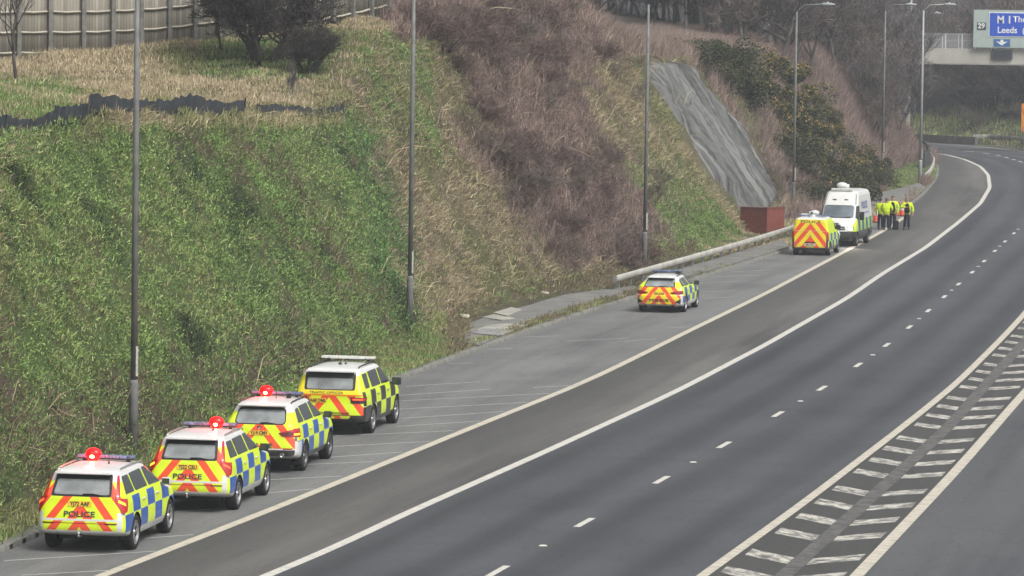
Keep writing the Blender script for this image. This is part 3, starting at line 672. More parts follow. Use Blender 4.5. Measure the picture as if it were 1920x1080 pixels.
# purple-brown scrub: upright thin stems with side twigs
m = is_('twig') & (s < 215) & ~((w > crest_w(s)) & (rng.random(len(x)) < 0.3))
m = m & (rng.random(len(x)) < 0.75)
go('scrub', m, 5, 0.35 + 0.7 * n1, bw * 0.62, 0.75, 0.06, M_TWIG, 0.22)
m2 = m & (rng.random(len(x)) < 0.6)
x0, y0, z0 = x.copy(), y.copy(), z.copy(); z = z + 0.45
go('scrub', m2, 5, 0.35 + 0.5 * n1, bw * 0.55, 1.2, 0.0, M_TWIG, 0.28)
z = z0
m = is_('pink') | (is_('twig') & (s >= 215))
go('pale_scrub', m, 7, 0.7 + 0.6 * n1, bw * 0.6, 0.5, 0.08, M_TWIG, 0.18)
# tufts growing over the kerb and between the slabs
n = 11000
s_ = rng.random(n) * 190 + 60; w_ = np.where(rng.random(n) < .5, np.abs(rng.normal(0.42, 0.10, n)), rng.uniform(.35, 1.0, n)); x, y, z = surf(s_, w_); z = np.full(n, 0.10); keep = (vnoise(s_, w_ * 0, 1.7, 5) > 0.36); x, y, z, s_, w_ = x[keep], y[keep], z[keep], s_[keep], w_[keep]
nz = vnoise(x, y, 2.0, 8); kd = np.where(rng.random(len(x)) < .6, K_('olive'), np.where(rng.random(len(x)) < .6, K_('lush'), K_('dead')))
blades('kerb_grass', x, y, z, np.zeros(len(x)), np.zeros(len(x)), kd, nz, nz, 4, 0.13 + 0.1 * nz, 0.016 + y * 0.00010, 0.7, 0.0, M_VEG, 0.07)
# far bank grass
t = rng.random(60000); ii = (t * (len(FB_L) - 1)).astype(int); off = rng.random(60000) ** 1.3 * 26 + 1.2
P = FB_L[ii] + FB_N[ii] * off[:, None]; zz = np.interp(off, [q[0] for q in FB_P], [q[1] for q in FB_P]); px, py = proj(np.c_[P, zz]); kp = (px > 1600) & (px < 2100) & (rng.random(60000) < .8)
x, y, z = P[kp, 0], P[kp, 1], zz[kp]; nz = fbm(x, y, 6, 4); u = rng.random(len(x))
kd = np.where(nz + .3 * (u - .5) > .52, K_('olive'), np.where(u < .35, K_('lush'), K_('dead')))
blades('far_grass', x, y, z, np.zeros(len(x)), np.zeros(len(x)), kd, nz, nz, 4, 0.5 + 0.3 * nz, np.full(len(x), 0.07), 0.6, 0.0, M_VEG, 0.3)

# ---- trees, bushes
class TreeB:
    def __init__(t, seed): t.r = random.Random(seed); t.trunk = MB(); t.tw = ([], []); t.nt = 0
    def twig(t, p, q, w0, w1):
        d = (q - p); a = d.cross(Vector((t.r.gauss(0, 1), t.r.gauss(0, 1), t.r.gauss(0, 1))))
        if a.length < 1e-6: return
        a.normalize(); b = d.cross(a).normalized(); V, F_ = t.tw; k = len(V)
        for c, wd in ((p, w0), (q, w1)):
            for an in (0, 2.094, 4.189): V.append(c + (a * math.cos(an) + b * math.sin(an)) * wd)
        F_ += [(k, k + 1, k + 4, k + 3), (k + 1, k + 2, k + 5, k + 4), (k + 2, k, k + 3, k + 5)]
    def grow(t, p, d, L, rad, lev, maxlev, up=0.25, spread=0.6, kids=(4, 6), minr=0.008):
        r = t.r; n = 4 if lev < 2 else 2; pts = [p.copy()]; dd = d.copy()
        for i in range(n):
            dd = (dd + Vector((r.gauss(0, .16), r.gauss(0, .16), r.gauss(0, .12) + up * 0.15))).normalized(); pts.append(pts[-1] + dd * (L / n))
        rads = [max(minr, rad * (1 - 0.62 * i / n)) for i in range(n + 1)]
        if lev < 2: t.trunk.tube(pts, rads, 6 if lev == 0 else 5)
        else:
            for i in range(n): t.twig(pts[i], pts[i + 1], rads[i], rads[i + 1])
        if lev >= maxlev: return
        for _ in range(r.randint(*kids) + (2 if lev == 0 else 0)):
            f = r.uniform(0.3 if lev == 0 else 0.2, 1.0); i = min(n - 1, int(f * n)); q = pts[i].lerp(pts[i + 1], f * n - i)
            a = Vector((r.gauss(0, 1), r.gauss(0, 1), r.gauss(0, .5))).normalized(); nd = (dd * (1 - spread) + a * spread + Vector((0, 0, up))).normalized()
            t.grow(q, nd, L * r.uniform(0.45, 0.68), rads[i] * 0.55, lev + 1, maxlev, up, spread, kids, minr)
    def meshes(t, mt, mw):
        tm = t.trunk; 
        me = bpy.data.meshes.new('trunk'); me.from_pydata(tm.v, [], tm.f); me.materials.append(mt); me.polygons.foreach_set('use_smooth', [True] * len(me.polygons))
        V, F_ = t.tw; me2 = bpy.data.meshes.new('crown'); me2.from_pydata(V, [], F_); me2.materials.append(mw); return me, me2
M_BARK = flat('dark_bark', (0.085, 0.076, 0.070), 0.9, 0.2, var=0.35, sc=3)
M_BIRCH = flat('pale_bark', (0.30, 0.29, 0.27), 0.9, 0.2, var=0.4, sc=4)
M_CROWN = flat('bare_twigs', (0.120, 0.104, 0.102), 0.9, 0.2, var=0.3, sc=0.8)
M_CROWN2 = flat('brown_bare_twigs', (0.145, 0.116, 0.100), 0.9, 0.2, var=0.3, sc=0.8)
protos = []
for i, (seed, spread, up, mt, mw) in enumerate([(3, .55, .35, M_BARK, M_CROWN), (8, .62, .25, M_BARK, M_CROWN2), (21, .5, .45, M_BARK, M_CROWN), (34, .42, .55, M_BIRCH, M_CROWN), (55, .66, .22, M_BARK, M_CROWN2)]):
    tb = TreeB(seed); tb.grow(Vector((0, 0, -0.3)), Vector((0, 0, 1)), 5.2, 0.115, 0, 4, up, spread, (5, 6), 0.014); protos.append(tb.meshes(mt, mw))
def tree(loc, h, proto, rz, label, group, cat='tree', name='bare_tree', wid=1.0):
    r = empty(name, loc, rz); k = h / 7.5; r.scale = (k * wid, k * wid, k); tag(r, label, cat, group)
    a, b = protos[proto]; link('trunk', a, r); link('crown', b, r); return r
def ground_at(s, w): x, y, z = surf([s], [w]); return Vector((x[0], y[0], z[0]))
def wood(n, smin, smax, wlo, whi, hlo, hhi, label, group, cond=None):
    k = 0; tries = 0
    while k < n and tries < n * 40:
        tries += 1
        s_ = rnd.uniform(smin, smax); w_ = crest_w(s_) + rnd.uniform(wlo, whi); p = ground_at(s_, w_); px, py = proj([tuple(p)]); px, py = px[0], py[0]
        if not (-60 < px < 1990) or (cond and not cond(px, py)): continue
        tree(p, rnd.uniform(hlo, hhi), rnd.choice([0, 0, 1, 2, 2, 3, 4]), rnd.random() * 6.28, label, group, wid=rnd.uniform(.8, 1.25)); k += 1
wood(84, 168, 305, 3.5, 30, 8.0, 13.0, 'bare grey tree in the wood on top of the cutting behind the dark gorse', 'bare trees in the wood above the gorse', lambda x, y: x > 1290)
wood(44, 226, 322, -5.5, 2.0, 5.5, 10.0, 'bare dark tree growing on the slope beyond the gorse beside the tall lamp posts', 'bare trees on the far slope', lambda x, y: 1440 < x < 1718 and y < 30 + (x - 1310) * .66)
wood(22, 122, 174, 2.0, 16, 4.5, 7.5, 'bare bush-like tree at the top edge above the purple scrub', 'bare trees above the purple scrub', lambda x, y: x < 1190 and x > 770)
k = 0
while k < 64:
    i = rnd.randrange(len(FB_L)); off = rnd.uniform(10, 55); p = FB_L[i] + FB_N[i] * off; z = np.interp(off, [q[0] for q in FB_P], [q[1] for q in FB_P]) - .3; px, py = proj([(p[0], p[1], z)])
    if 1660 < px[0] < 2010:
        tree((p[0], p[1], z), rnd.uniform(7, 11.5), rnd.choice([0, 1, 2, 4, 2]), rnd.random() * 6, 'bare hazy tree on the far bank behind the bridge at the bend', 'bare trees behind the bridge', wid=1.15); k += 1
k = 0
while k < 95:
    X = rnd.uniform(4, 75); Y = rnd.uniform(490, 640); z = 3 + (Y - 480) / 420 * 38 + 4 * math.sin(X * .02) + 3 * math.sin(X * .05 + Y * .02) - .5
    px, py = proj([(X, Y, z)])
    if 1040 < px[0] < 1990: tree((X, Y, z), rnd.uniform(9, 14), rnd.choice([0, 1, 2, 4]), rnd.random() * 6, 'faint grey tree on the misty hill far beyond the bridge', 'misty trees on the far hill', wid=1.3); k += 1
for _ in range(34):
    s_ = rnd.uniform(252, 322); w_ = np.interp(s_, TOE_S, TOE_W) + rnd.uniform(.8, 5.5); p = ground_at(s_, w_); px, py = proj([tuple(p)])
    if 1585 < px[0] < 1724 and py[0] < 316: tree(p, rnd.uniform(4, 7.5), rnd.choice([0, 1, 2, 4]), rnd.random() * 6, 'bare dark tree growing low on the slope just left of the light grey lamp post', 'bare trees left of the light lamp post')
wood(46, 285, 324, 12, 105, 8.0, 12.0, 'bare tree deep in the wood above the rock face', 'bare trees in the wood above the rock face', lambda x, y: 1080 < x < 1480)
wood(34, 160, 232, 14, 50, 7.0, 12.0, 'bare tree deep in the wood above the rock face', 'bare trees in the wood above the rock face', lambda x, y: 1120 < x < 1420)
# named single trees on the near plateau
p, s_, w_ = hit(32, 152); tree(p, 5.6, 0, 1.0, 'small slender bare tree at the far left in front of the timber fence', None, wid=.8)
p, s_, w_ = hit(418, 100); tree(p, 4.6, 2, 2.0, 'thin bare tree just left of the big dark bush by the fence', None, wid=.75)
tb = TreeB(77)
for q in range(9):
    a = q * 0.7; tb.grow(Vector((0.35 * math.cos(a * 3), 0.35 * math.sin(a * 3), -0.2)), Vector((0.55 * math.cos(a * 3) + .1, 0.35 * math.sin(a * 3), 1)).normalized(), 3.2, 0.12, 0, 4, .22, .62, (5, 6), 0.011)
protos.append(tb.meshes(M_BARK, flat('black_bare_twigs', (0.052, 0.044, 0.042), 0.9, 0.2, var=.3)))
tb = TreeB(91)
for q in range(12):
    a = q * 2.4; tb.grow(Vector((0.5 * math.cos(a), 0.5 * math.sin(a), -0.2)), Vector((0.8 * math.cos(a), 0.8 * math.sin(a), .9)).normalized(), 3.0, 0.06, 1, 4, .2, .6, (5, 6), 0.014)
protos.append(tb.meshes(M_BARK, flat('purple_brown_twigs', (0.145, 0.102, 0.090), 0.9, 0.2, var=.35, sc=.6)))
p, s_, w_ = hit(490, 122); tree(p, 6.6, 5, 0.3, 'big dark many-stemmed bare bush by the right end of the fence', None, 'bush', 'bare_bush', 1.0)
p, s_, w_ = hit(580, 140); tree(p, 2.9, 5, 2.6, 'smaller dark bare bush leaning right of the big many-stemmed bush', None, 'bush', 'bare_bush', 1.0)
p, s_, w_ = hit(550, 200); tree(p, 1.5, 3, 0.9, 'little upright bare sapling on the grass above the black sheeting', None, 'shrub', 'bare_shrub', .8)
# leafless bushes on the crest right of the knoll and above the purple scrub
for (qx, qy, hh) in [(775, 62, 3.0), (830, 95, 3.4), (890, 105, 3.2), (955, 95, 3.2), (1020, 60, 3.2), (1000, 120, 2.6), (1160, 170, 2.6), (1195, 215, 2.4), (1030, 300, 1.8), (905, 230, 2.0), (1465, 385, 2.6), (1505, 372, 3.0), (1470, 350, 2.2)]:
    p, s_, w_ = hit(qx, qy)
    if qx < 1100: lab, gg = 'bare brown bush among the scrub at the top of the slope', 'bare bushes in the scrub'
    elif qx < 1300: lab, gg = 'bare grey bush at the left edge of the grey rock face', 'bare bushes left of the rock face'
    else: lab, gg = 'bare grey bush at the foot of the rock face behind the red enclosure', 'bare bushes behind the red enclosure'
    tree(p, hh * .85, rnd.choice([6, 6, 1, 4]), rnd.random() * 6, lab, gg, 'bush', 'bare_bush', 1.5)
# separate leafless bushes standing in the purple-brown scrub and over the pale scrub by the gorse
k = 0
while k < 95:
    qx, qy = rnd.uniform(780, 1250), rnd.uniform(10, 505)
    if not in_poly(np.array([qx]), np.array([qy]), SCRUB)[0]: continue
    p, s_, w_ = hit(qx, qy); tree(p + Vector((0, 0, -.3)), rnd.uniform(1.3, 2.5), rnd.choice([6, 6, 6, 1, 4]), rnd.random() * 6, 'leafless brown bush in the purple scrub on the middle of the slope', 'leafless bushes in the purple scrub', 'bush', 'bare_bush', rnd.uniform(1.1, 1.7)); k += 1
for _ in range(60):
    i = rnd.randrange(len(FB_L)); off = rnd.uniform(4, 9); p = FB_L[i] + FB_N[i] * off; z = np.interp(off, [q[0] for q in FB_P], [q[1] for q in FB_P]) - .3; px, py = proj([(p[0], p[1], z)])
    if 1735 < px[0] < 1985: tree((p[0], p[1], z), rnd.uniform(1.6, 3.0), rnd.choice([5, 6, 4]), rnd.random() * 6, 'rounded leafless bush on the grass bank beyond the far bend', 'bushes on the far bank', 'bush', 'bare_bush', 1.7)
# gorse: dark evergreen bushes with ochre flower sprays
def gorse_proto(seed):
    r = np.random.default_rng(seed); lobes = [(r.uniform(-.9, .9), r.uniform(-.8, .8), r.uniform(.35, 1.5), r.uniform(.35, .75)) for _ in range(12)]
    def cl(n, sz, top, cols):
        V = []; Cc = []
        li = r.integers(0, len(lobes), n)
        for k in li:
            X, Y, Z, R = lobes[k]; d = r.normal(0, 1, 3); d /= np.linalg.norm(d)
            if top: d[2] = abs(d[2]); 
            q = np.array([X, Y, Z]) + d * R * (r.uniform(.55, 1.05) if not top else r.uniform(.9, 1.12))
            if q[2] < 0.02: q[2] = 0.02
            a = r.normal(0, 1, 3); a /= np.linalg.norm(a); b_ = np.cross(a, r.normal(0, 1, 3)); b_ /= np.linalg.norm(b_); s_ = sz * r.uniform(.6, 1.4)
            V += [q - a * s_, q + b_ * s_ * .45, q + a * s_, q - b_ * s_ * .45]; c = np.array(cols[r.integers(0, len(cols))]) * r.uniform(.7, 1.3); Cc += [c] * 4
        return np.array(V), np.array(Cc)
    out = []
    for nf in (1500, 200):
        V, c = cl(5200, .065, False, [(.040, .050, .022), (.058, .064, .030), (.075, .078, .036), (.024, .032, .016)])
        V2, c2 = cl(nf, .055, True, [(.28, .205, .055), (.215, .160, .052), (.34, .255, .08), (.15, .115, .04)])
        if nf < 300: V = np.vstack([V, V2]); c = np.vstack([c, c2])
        a = np_mesh('foliage', V, np.arange(len(V)).reshape(-1, 4), M_VEG, c); out.append(a.data); bpy.data.objects.remove(a)
        if nf > 300: a = np_mesh('flowers', V2, np.arange(len(V2)).reshape(-1, 4), M_VEG, c2); out.append(a.data); bpy.data.objects.remove(a)
    return out
gps = [gorse_proto(q) for q in (5, 6, 7)]
GORSE = [(1312, 118, 1), (1345, 130, 1), (1380, 128, 1), (1405, 150, 0), (1440, 140, 0), (1468, 165, 0), (1350, 160, 1), (1395, 185, 1), (1440, 190, 1), (1480, 205, 0), (1512, 200, 0), (1455, 225, 0), (1500, 240, 1), (1540, 235, 0), (1465, 262, 0), (1505, 275, 0), (1548, 268, 0), (1480, 300, 1), (1525, 305, 1), (1570, 285, 1), (1500, 330, 1), (1545, 335, 0), (1590, 325, 0), (1530, 362, 1), (1570, 358, 0), (1612, 352, 1), (1640, 345, 1), (1600, 305, 0), (1625, 325, 1), (1555, 385, 1), (1598, 380, 1)]
for qx, qy, dark in GORSE:
    p, s_, w_ = hit(qx, qy + 8); r = empty('gorse_bush', p + Vector((0, 0, -.25)), rnd.random() * 6.28); k = rnd.uniform(1.0, 1.5); r.scale = (k * 1.1, k * 1.1, k * .9)
    tag(r, 'dark evergreen gorse bush with few flowers on the slope right of the rock face' if dark else 'dark gorse bush with many ochre yellow flower sprays on the slope', 'bush', 'sparsely flowering gorse bushes' if dark else 'yellow flowering gorse bushes')
    q = rnd.choice(gps); link('foliage', q[2] if dark else q[0], r)
    if not dark: link('flowers', q[1], r)

# ================================================================ VEHICLES
class Body:
    """closed shell built of horizontal rounded outlines; x right, y forward, z up"""
    def __init__(s, lev, br=0.05, bf=0.10, nz=64):
        L = np.array(lev, float); s.z0, s.z1 = L[0, 0], L[-1, 0]
        z = np.linspace(s.z0, s.z1, nz); z = np.unique(np.r_[z, L[-4:, 0]]); T = np.c_[[np.interp(z, L[:, 0], L[:, i]) for i in range(6)]].T
        k = np.array([.2, .6, .2]); Ts = T.copy()
        for i in range(1, 6): Ts[1:-1, i] = np.convolve(T[:, i], k, 'valid')
        s.z = z; s.br = br; s.bf = bf; s.o = [s.outline(*r) for r in Ts]
    def outline(s, z, hw, yr, yf, rr, rf):
        rr = min(rr, hw * .9); rf = min(rf, hw * .9); pts = []
        ln = yf - yr; rry = min(rr * 1.15, ln * .4); rfy = min(rf * 1.6, ln * .4)
        for x in np.linspace(0, hw - rr, 9): pts.append((x, yr + s.br * (x / hw) ** 2))
        e = pts[-1][1]
        for a in np.linspace(0, math.pi / 2, 9)[1:]:
            pts.append((hw - rr + rr * math.sin(a) ** .9, e + rry - rry * math.cos(a) ** .9 if a < math.pi / 2 - 1e-6 else e + rry))
        ye = yf - s.bf * ((hw - rf) / hw) ** 2 - rfy
        for y in np.linspace(pts[-1][1], ye, 26)[1:]: pts.append((hw, y))
        for a in np.linspace(0, math.pi / 2, 9)[1:]: pts.append((hw - rf + rf * math.cos(a), ye + rfy * math.sin(a)))
        for x in np.linspace(hw - rf, 0, 9)[1:]: pts.append((x, yf - s.bf * (x / hw) ** 2))
        return np.array(pts)
    def at(s, z):
        i = int(np.clip(np.searchsorted(s.z, z) - 1, 0, len(s.z) - 2)); t = np.clip((z - s.z[i]) / (s.z[i + 1] - s.z[i]), 0, 1)
        return s.o[i] * (1 - t) + s.o[i + 1] * t
    def side(s, y, z): o = s.at(z); i = np.argmax(o[:, 0] > o[:, 0].max() * .5); return float(np.interp(y, o[i:-i, 1], o[i:-i, 0]))
    def rear(s, x, z): o = s.at(z); j = np.argmax(o[:, 0]); return float(np.interp(abs(x), o[:j + 1, 0], o[:j + 1, 1]))
    def front(s, x, z): o = s.at(z)[::-1]; j = np.argmax(o[:, 0]); return float(np.interp(abs(x), o[:j + 1, 0], o[:j + 1, 1]))
    def wrap(s, u, z, fr=False):
        o = s.at(z); o = o[::-1] if fr else o; l = np.r_[0, np.cumsum(np.hypot(*np.diff(o, axis=0).T))]
        return float(np.interp(abs(u), l, o[:, 0])), float(np.interp(abs(u), l, o[:, 1]))
    def mesh(s, name, mats, wheels, R, parent):
        n = len(s.o[0]); V = []; ring = 2 * n - 2
        for z, o in zip(s.z, s.o):
            V += [(x, y, z) for x, y in o] + [(-x, y, z) for x, y in o[-2:0:-1]]
        F_ = [(i * ring + k, i * ring + (k + 1) % ring, (i + 1) * ring + (k + 1) % ring, (i + 1) * ring + k) for i in range(len(s.z) - 1) for k in range(ring)]
        F_.append(tuple(range(ring))[::-1]); b = (len(s.z) - 1) * ring
        for k in range(n - 1):      # roof cap in strips across
            a0, a1 = b + k, b + k + 1; c0 = b + (ring - k) % ring; c1 = b + ring - k - 1
            F_.append((a0, a1, c1, c0) if 0 < k < n - 2 else ((a0, a1, c1) if k == 0 else (a0, a1, c0)))
        me = bpy.data.meshes.new(name); me.from_pydata(V, [], F_)
        bm = bmesh.new(); bm.from_mesh(me); bmesh.ops.recalc_face_normals(bm, faces=bm.faces); bm.to_mesh(me); bm.free()
        ob = link(name, me); cut = []
        for (hx, wy, wz) in wheels:
            c = MB(); c.lathe([(0.001, -.30), (R, -.30), (R, .6), (0.001, .6)], 36, 'X', (0, 0, 0)); o = c.build('cut', M_BLACK); o.location = (hx, wy, wz)
            if hx < 0: o.rotation_euler = (0, 0, math.pi)
            cut.append(o); md = ob.modifiers.new('b', 'BOOLEAN'); md.operation = 'DIFFERENCE'; md.solver = 'EXACT'; md.object = o
        dg = bpy.context.evaluated_depsgraph_get(); dg.update(); me2 = bpy.data.meshes.new_from_object(ob.evaluated_get(dg))
        for o in cut + [ob]:
            m_ = o.data; bpy.data.objects.remove(o); bpy.data.meshes.remove(m_)
        me2.name = name; me2.materials.clear()
        for m_ in mats: me2.materials.append(m_)
        for p in me2.polygons:
            c = p.center; p.material_index = 0
            for hx, wy, wz in wheels:
                if (c.y - wy) ** 2 + (c.z - wz) ** 2 < (R * 1.002) ** 2 and c.x * hx > 0: p.material_index = 1
            if p.normal.z < -.9 and c.z < s.z0 + .01: p.material_index = 1
            p.use_smooth = True
        try: me2.set_sharp_from_angle(angle=math.radians(38))
        except Exception: pass
        return link(name, me2, parent)
    def patch(s, name, poly, mat, parent, mode='rear', sgn=1, eps=0.006, rows=10, cols=12, rnd_=0.0):
        """convex polygon of (a, z) points laid on the shell"""
        P = [Vector(p).to_2d() if False else p for p in poly]
        if rnd_:
            Q = []
            for i in range(len(P)):
                a, b_, c = Vector(P[i - 1]), Vector(P[i]), Vector(P[(i + 1) % len(P)])
                r1 = min(rnd_, (a - b_).length * .45); r2 = min(rnd_, (c - b_).length * .45); p0 = b_ + (a - b_).normalized() * r1; p1 = b_ + (c - b_).normalized() * r2
                for t in (0, .25, .5, .75, 1): Q.append(tuple(p0 * (1 - t) ** 2 + b_ * 2 * t * (1 - t) + p1 * t * t))
            P = Q
        A = np.array(P, float); zs = np.unique(np.r_[np.linspace(A[:, 1].min(), A[:, 1].max(), rows), A[:, 1]]); V = []; 
        for z in zs:
            xs_ = []
            for i in range(len(A)):
                (x0, z0), (x1, z1) = A[i], A[(i + 1) % len(A)]
                if min(z0, z1) - 1e-9 <= z <= max(z0, z1) + 1e-9: xs_ += [x0, x1] if abs(z1 - z0) < 1e-9 else [x0 + (x1 - x0) * (z - z0) / (z1 - z0)]
            lo, hi = min(xs_), max(xs_)
            for a in np.linspace(lo, hi, cols): V.append(s.pt(a, z, mode, sgn, eps))
        b = MB(); b.add(V, [(i * cols + k, i * cols + k + 1, (i + 1) * cols + k + 1, (i + 1) * cols + k) for i in range(len(zs) - 1) for k in range(cols - 1)])
        return b.build(name, mat, parent, True)
    def pt(s, a, z, mode, sgn=1, eps=0.006):
        if mode == 'rear': return (a, s.rear(a, z) - eps, z)
        if mode == 'front': return (a, s.front(a, z) + eps, z)
        if mode == 'side': return (sgn * (s.side(a, z) + eps), a, z)
        fr = mode == 'fwrap'; x, y = s.wrap(a, z, fr); x2, y2 = s.wrap(abs(a) + .02, z, fr); t = Vector((x2 - x, y2 - y)); n = Vector((t.y, -t.x)) if t.length > 0 else Vector((0, -1)); n.normalize()
        if fr: n = -n
        return (sgn * (x + n.x * eps), y + n.y * eps, z)
    def text(s, name, body, size, a, z, mat, parent, mode='rear', sgn=1, wide=1.0, bold=0.0, eps=0.011, space=1.0):
        cu = bpy.data.curves.new('t', 'FONT'); cu.body = body; cu.size = size; cu.align_x = 'CENTER'; cu.align_y = 'CENTER'; cu.offset = bold; cu.space_character = space; cu.resolution_u = 3
        o = bpy.data.objects.new('t', cu); COL.objects.link(o); dg = bpy.context.evaluated_depsgraph_get(); dg.update(); me = bpy.data.meshes.new_from_object(o.evaluated_get(dg)); bpy.data.objects.remove(o)
        fl_ = -1 if (mode == 'side' and sgn < 0) or mode == 'front' else 1
        for v in me.vertices: v.co = s.pt(a + fl_ * v.co.x * wide, z + v.co.y, mode, sgn, eps)
        me.materials.clear(); me.materials.append(mat); me.name = name
        return link(name, me, parent)
def flat_text(name, body, size, mat, parent, M, wide=1.0, bold=0.0):
    cu = bpy.data.curves.new('t', 'FONT'); cu.body = body; cu.size = size; cu.align_x = 'LEFT'; cu.align_y = 'CENTER'; cu.offset = bold; cu.resolution_u = 3
    o = bpy.data.objects.new('t', cu); COL.objects.link(o); dg = bpy.context.evaluated_depsgraph_get(); dg.update(); me = bpy.data.meshes.new_from_object(o.evaluated_get(dg)); bpy.data.objects.remove(o)
    for v in me.vertices: v.co = M @ Vector((v.co.x * wide, v.co.y, 0))
    me.materials.clear(); me.materials.append(mat); me.name = name; return link(name, me, parent)

def livery(name, dark, y0, cw, zs, zlo, zbelt, k=0.78, u0=1.12, P=0.46, ratio=0.43, zsplit=0.68, shift=-0.25, low=WHITE, roof=WHITE, zroof=1.5, rlow=0.44, bars=(), corner=(0.80, 0.88), phase=0, rearcol=None, yel=YEL, rtop=None, side_front=None, hood=WHITE, seg_=None, yelr=None):
    g = G(name); x, y, z = g.xyz(g.obj()); nx, ny, nz = g.nrm()
    yelr = yelr or yel
    col = g.fl((y - y0) / cw); row = z > zs
    par = g.mod2(col + row + float(phase))
    sidec = g.mix(par, yel, dark)
    sidec = g.mix(z < zlo, sidec, low)
    sidec = g.mix(z > zbelt, sidec, yel)
    if side_front is not None: sidec = g.mix(y > side_front, sidec, hood)
    if seg_ is not None: sidec = g.mix((y < seg_[0]) * (z < seg_[1]), sidec, seg_[2])
    # thin seams where the reflective sheets and doors meet
    sidec = g.mix(g.mx(g.fr((y - y0) / cw) < 0.02, g.ab(z - zs) < 0.006) * 0.45 * (z < zbelt) * (z > zlo), sidec, (0.6, 0.62, 0.6))
    u = g.ab(x) + z * k - u0 + (z < zsplit) * shift
    rc = g.mix(g.fr(u / P) < ratio, yelr, RED)
    if rtop is not None: rc = g.mix(z > rtop[0], rc, rtop[1])
    for (a, b_, c) in bars: rc = g.mix(g.rng(z, a, b_), rc, c)
    if corner: rc = g.mix((g.ab(x) > corner[0]) * (z < corner[1]), rc, low)
    rc = g.mix(z < rlow, rc, low)
    isr = ny < -0.62
    c = g.mix(isr * (y < 0.0), sidec, rc)
    c = g.mix((nz > 0.62) * (z > 0.7) * (y > 0.2), c, hood)
    c = g.mix((nz > 0.42) * (z > zroof), c, roof)
    dn = g.noise(g.obj(), 3.0, 5, 0.65); dirt = g.ramp(z, 0.75, 0.25) * g.ramp(dn, 0.35, 0.65)
    c = g.mix(dirt * 0.55, c, (0.17, 0.155, 0.13)); c = g.mix(g.ramp(dn, 0.5, 0.75) * 0.10, c, (0.3, 0.29, 0.26))
    return g.done(c, 0.34, 0.45, coat=0.25)

_wheels = {}
def wheel_mesh(R, w, rimcol, spokes, rimR):
    key = (R, w, rimcol.name, spokes, rimR)
    if key in _wheels: return _wheels[key]
    b = MB(); h = w / 2
    b.lathe([(rimR, -h * .9), (rimR + .02, -h), (R - .035, -h), (R - .008, -h * .86), (R, -h * .6), (R, h * .6), (R - .008, h * .86), (R - .035, h), (rimR + .02, h), (rimR, h * .9), (rimR - .012, h * .5), (rimR - .012, -h * .9), (rimR, -h * .9)], 40, 'X')
    b.lathe([(0.001, -h * .2), (rimR - .01, -h * .2)], 40, 'X')
    o = b.build('wheel', M_TYRE, None, True); tm = o.data; bpy.data.objects.remove(o)
    b = MB(); xo = h * .80
    b.lathe([(rimR + .006, xo + .012), (rimR - .022, xo + .016), (rimR - .03, xo - .03)], 40, 'X'); b.lathe([(0.001, xo - .005), (.055, xo - .005), (.065, xo - .03), (.07, xo - .06)], 16, 'X')
    for k in range(spokes):
        a = 2 * math.pi * k / spokes
        for da in (-.13, .13):
            p0 = Vector((xo - .02, .05 * math.cos(a), .05 * math.sin(a))); p1 = Vector((xo - .002, (rimR - .015) * math.cos(a + da), (rimR - .015) * math.sin(a + da)))
            t = (p1 - p0).normalized(); n = Vector((1, 0, 0)); c = t.cross(n).normalized(); wd = .017
            b.add([p0 + c * wd, p0 - c * wd, p1 - c * wd, p1 + c * wd, p0 + c * wd - n * .03, p0 - c * wd - n * .03, p1 - c * wd - n * .03, p1 + c * wd - n * .03], [(0, 1, 2, 3), (0, 3, 7, 4), (1, 5, 6, 2), (2, 6, 7, 3), (0, 4, 5, 1)])
    o = b.build('rim', rimcol); rm = o.data; bpy.data.objects.remove(o)
    _wheels[key] = (tm, rm); return tm, rm
def put_wheels(root, wheels, R, w, rimcol, spokes, rimR):
    for hx, wy, wz in wheels:
        tm, rm = wheel_mesh(R, w, rimcol, spokes, rimR); o = link('wheel', tm, root); o.location = (hx - math.copysign(w / 2 - .004, hx), wy, R)
        if hx < 0: o.rotation_euler = (0, 0, math.pi)
        link('rim', rm, o)
def place(px, hw_w, yax, yaw_deg, z=0.0):
    """root location so that the right rear tyre stands at photo pixel px"""
    p = gp(*px); a = math.radians(yaw_deg); ox = hw_w * math.cos(a) + yax * math.sin(a); oy = -hw_w * math.sin(a) + yax * math.cos(a)
    return (p[0] - ox, p[1] - oy, z), -a
def lightbar(root, y, z, w, lit=None, style='blue', d=0.26):
    b = MB(); b.box((0, y, z + .025), (w * .96, d * .8, .03)); 
    for sx in (-.38, .38): b.box((sx * w, y, z - .01), (.06, d * .5, .06))
    bar = b.build('light_bar', M_BLACK, root, bevel=.006)
    n = 8 if style == 'blue' else 6
    for k in range(n):
        x = (k + .5) / n * w - w / 2; bb = MB(); end = k in (0, n - 1)
        bb.box((x, y, z + .07), (w / n * .96, d * (.8 if end else 1.0), .065)); m = M_LBLUE if style == 'blue' else M_LWHITE
        bb.build('lens', m, bar, bevel=.018)
    if lit is not None:
        bb = MB(); bb.ball((lit, y - d * .30, z + .11), (.18, .14, .145), 20); bb.build('lit_beacon_glow', M_BEAC, bar, True)  # lit lens swollen into a ball, its shape standing in for the glow
        bb = MB(); bb.ball((lit, y - d * .30 - .105, z + .075), (.055, .05, .04), 14); bb.build('beacon_core', M_CORE, bar, True)
        ld = bpy.data.lights.new('beacon_light', 'POINT'); ld.energy = 26; ld.color = (1, .03, .03); ld.shadow_soft_size = .12
        lo = bpy.data.objects.new('beacon_light', ld); COL.objects.link(lo); lo.parent = root; lo.location = (lit, y - .42, z + .22)
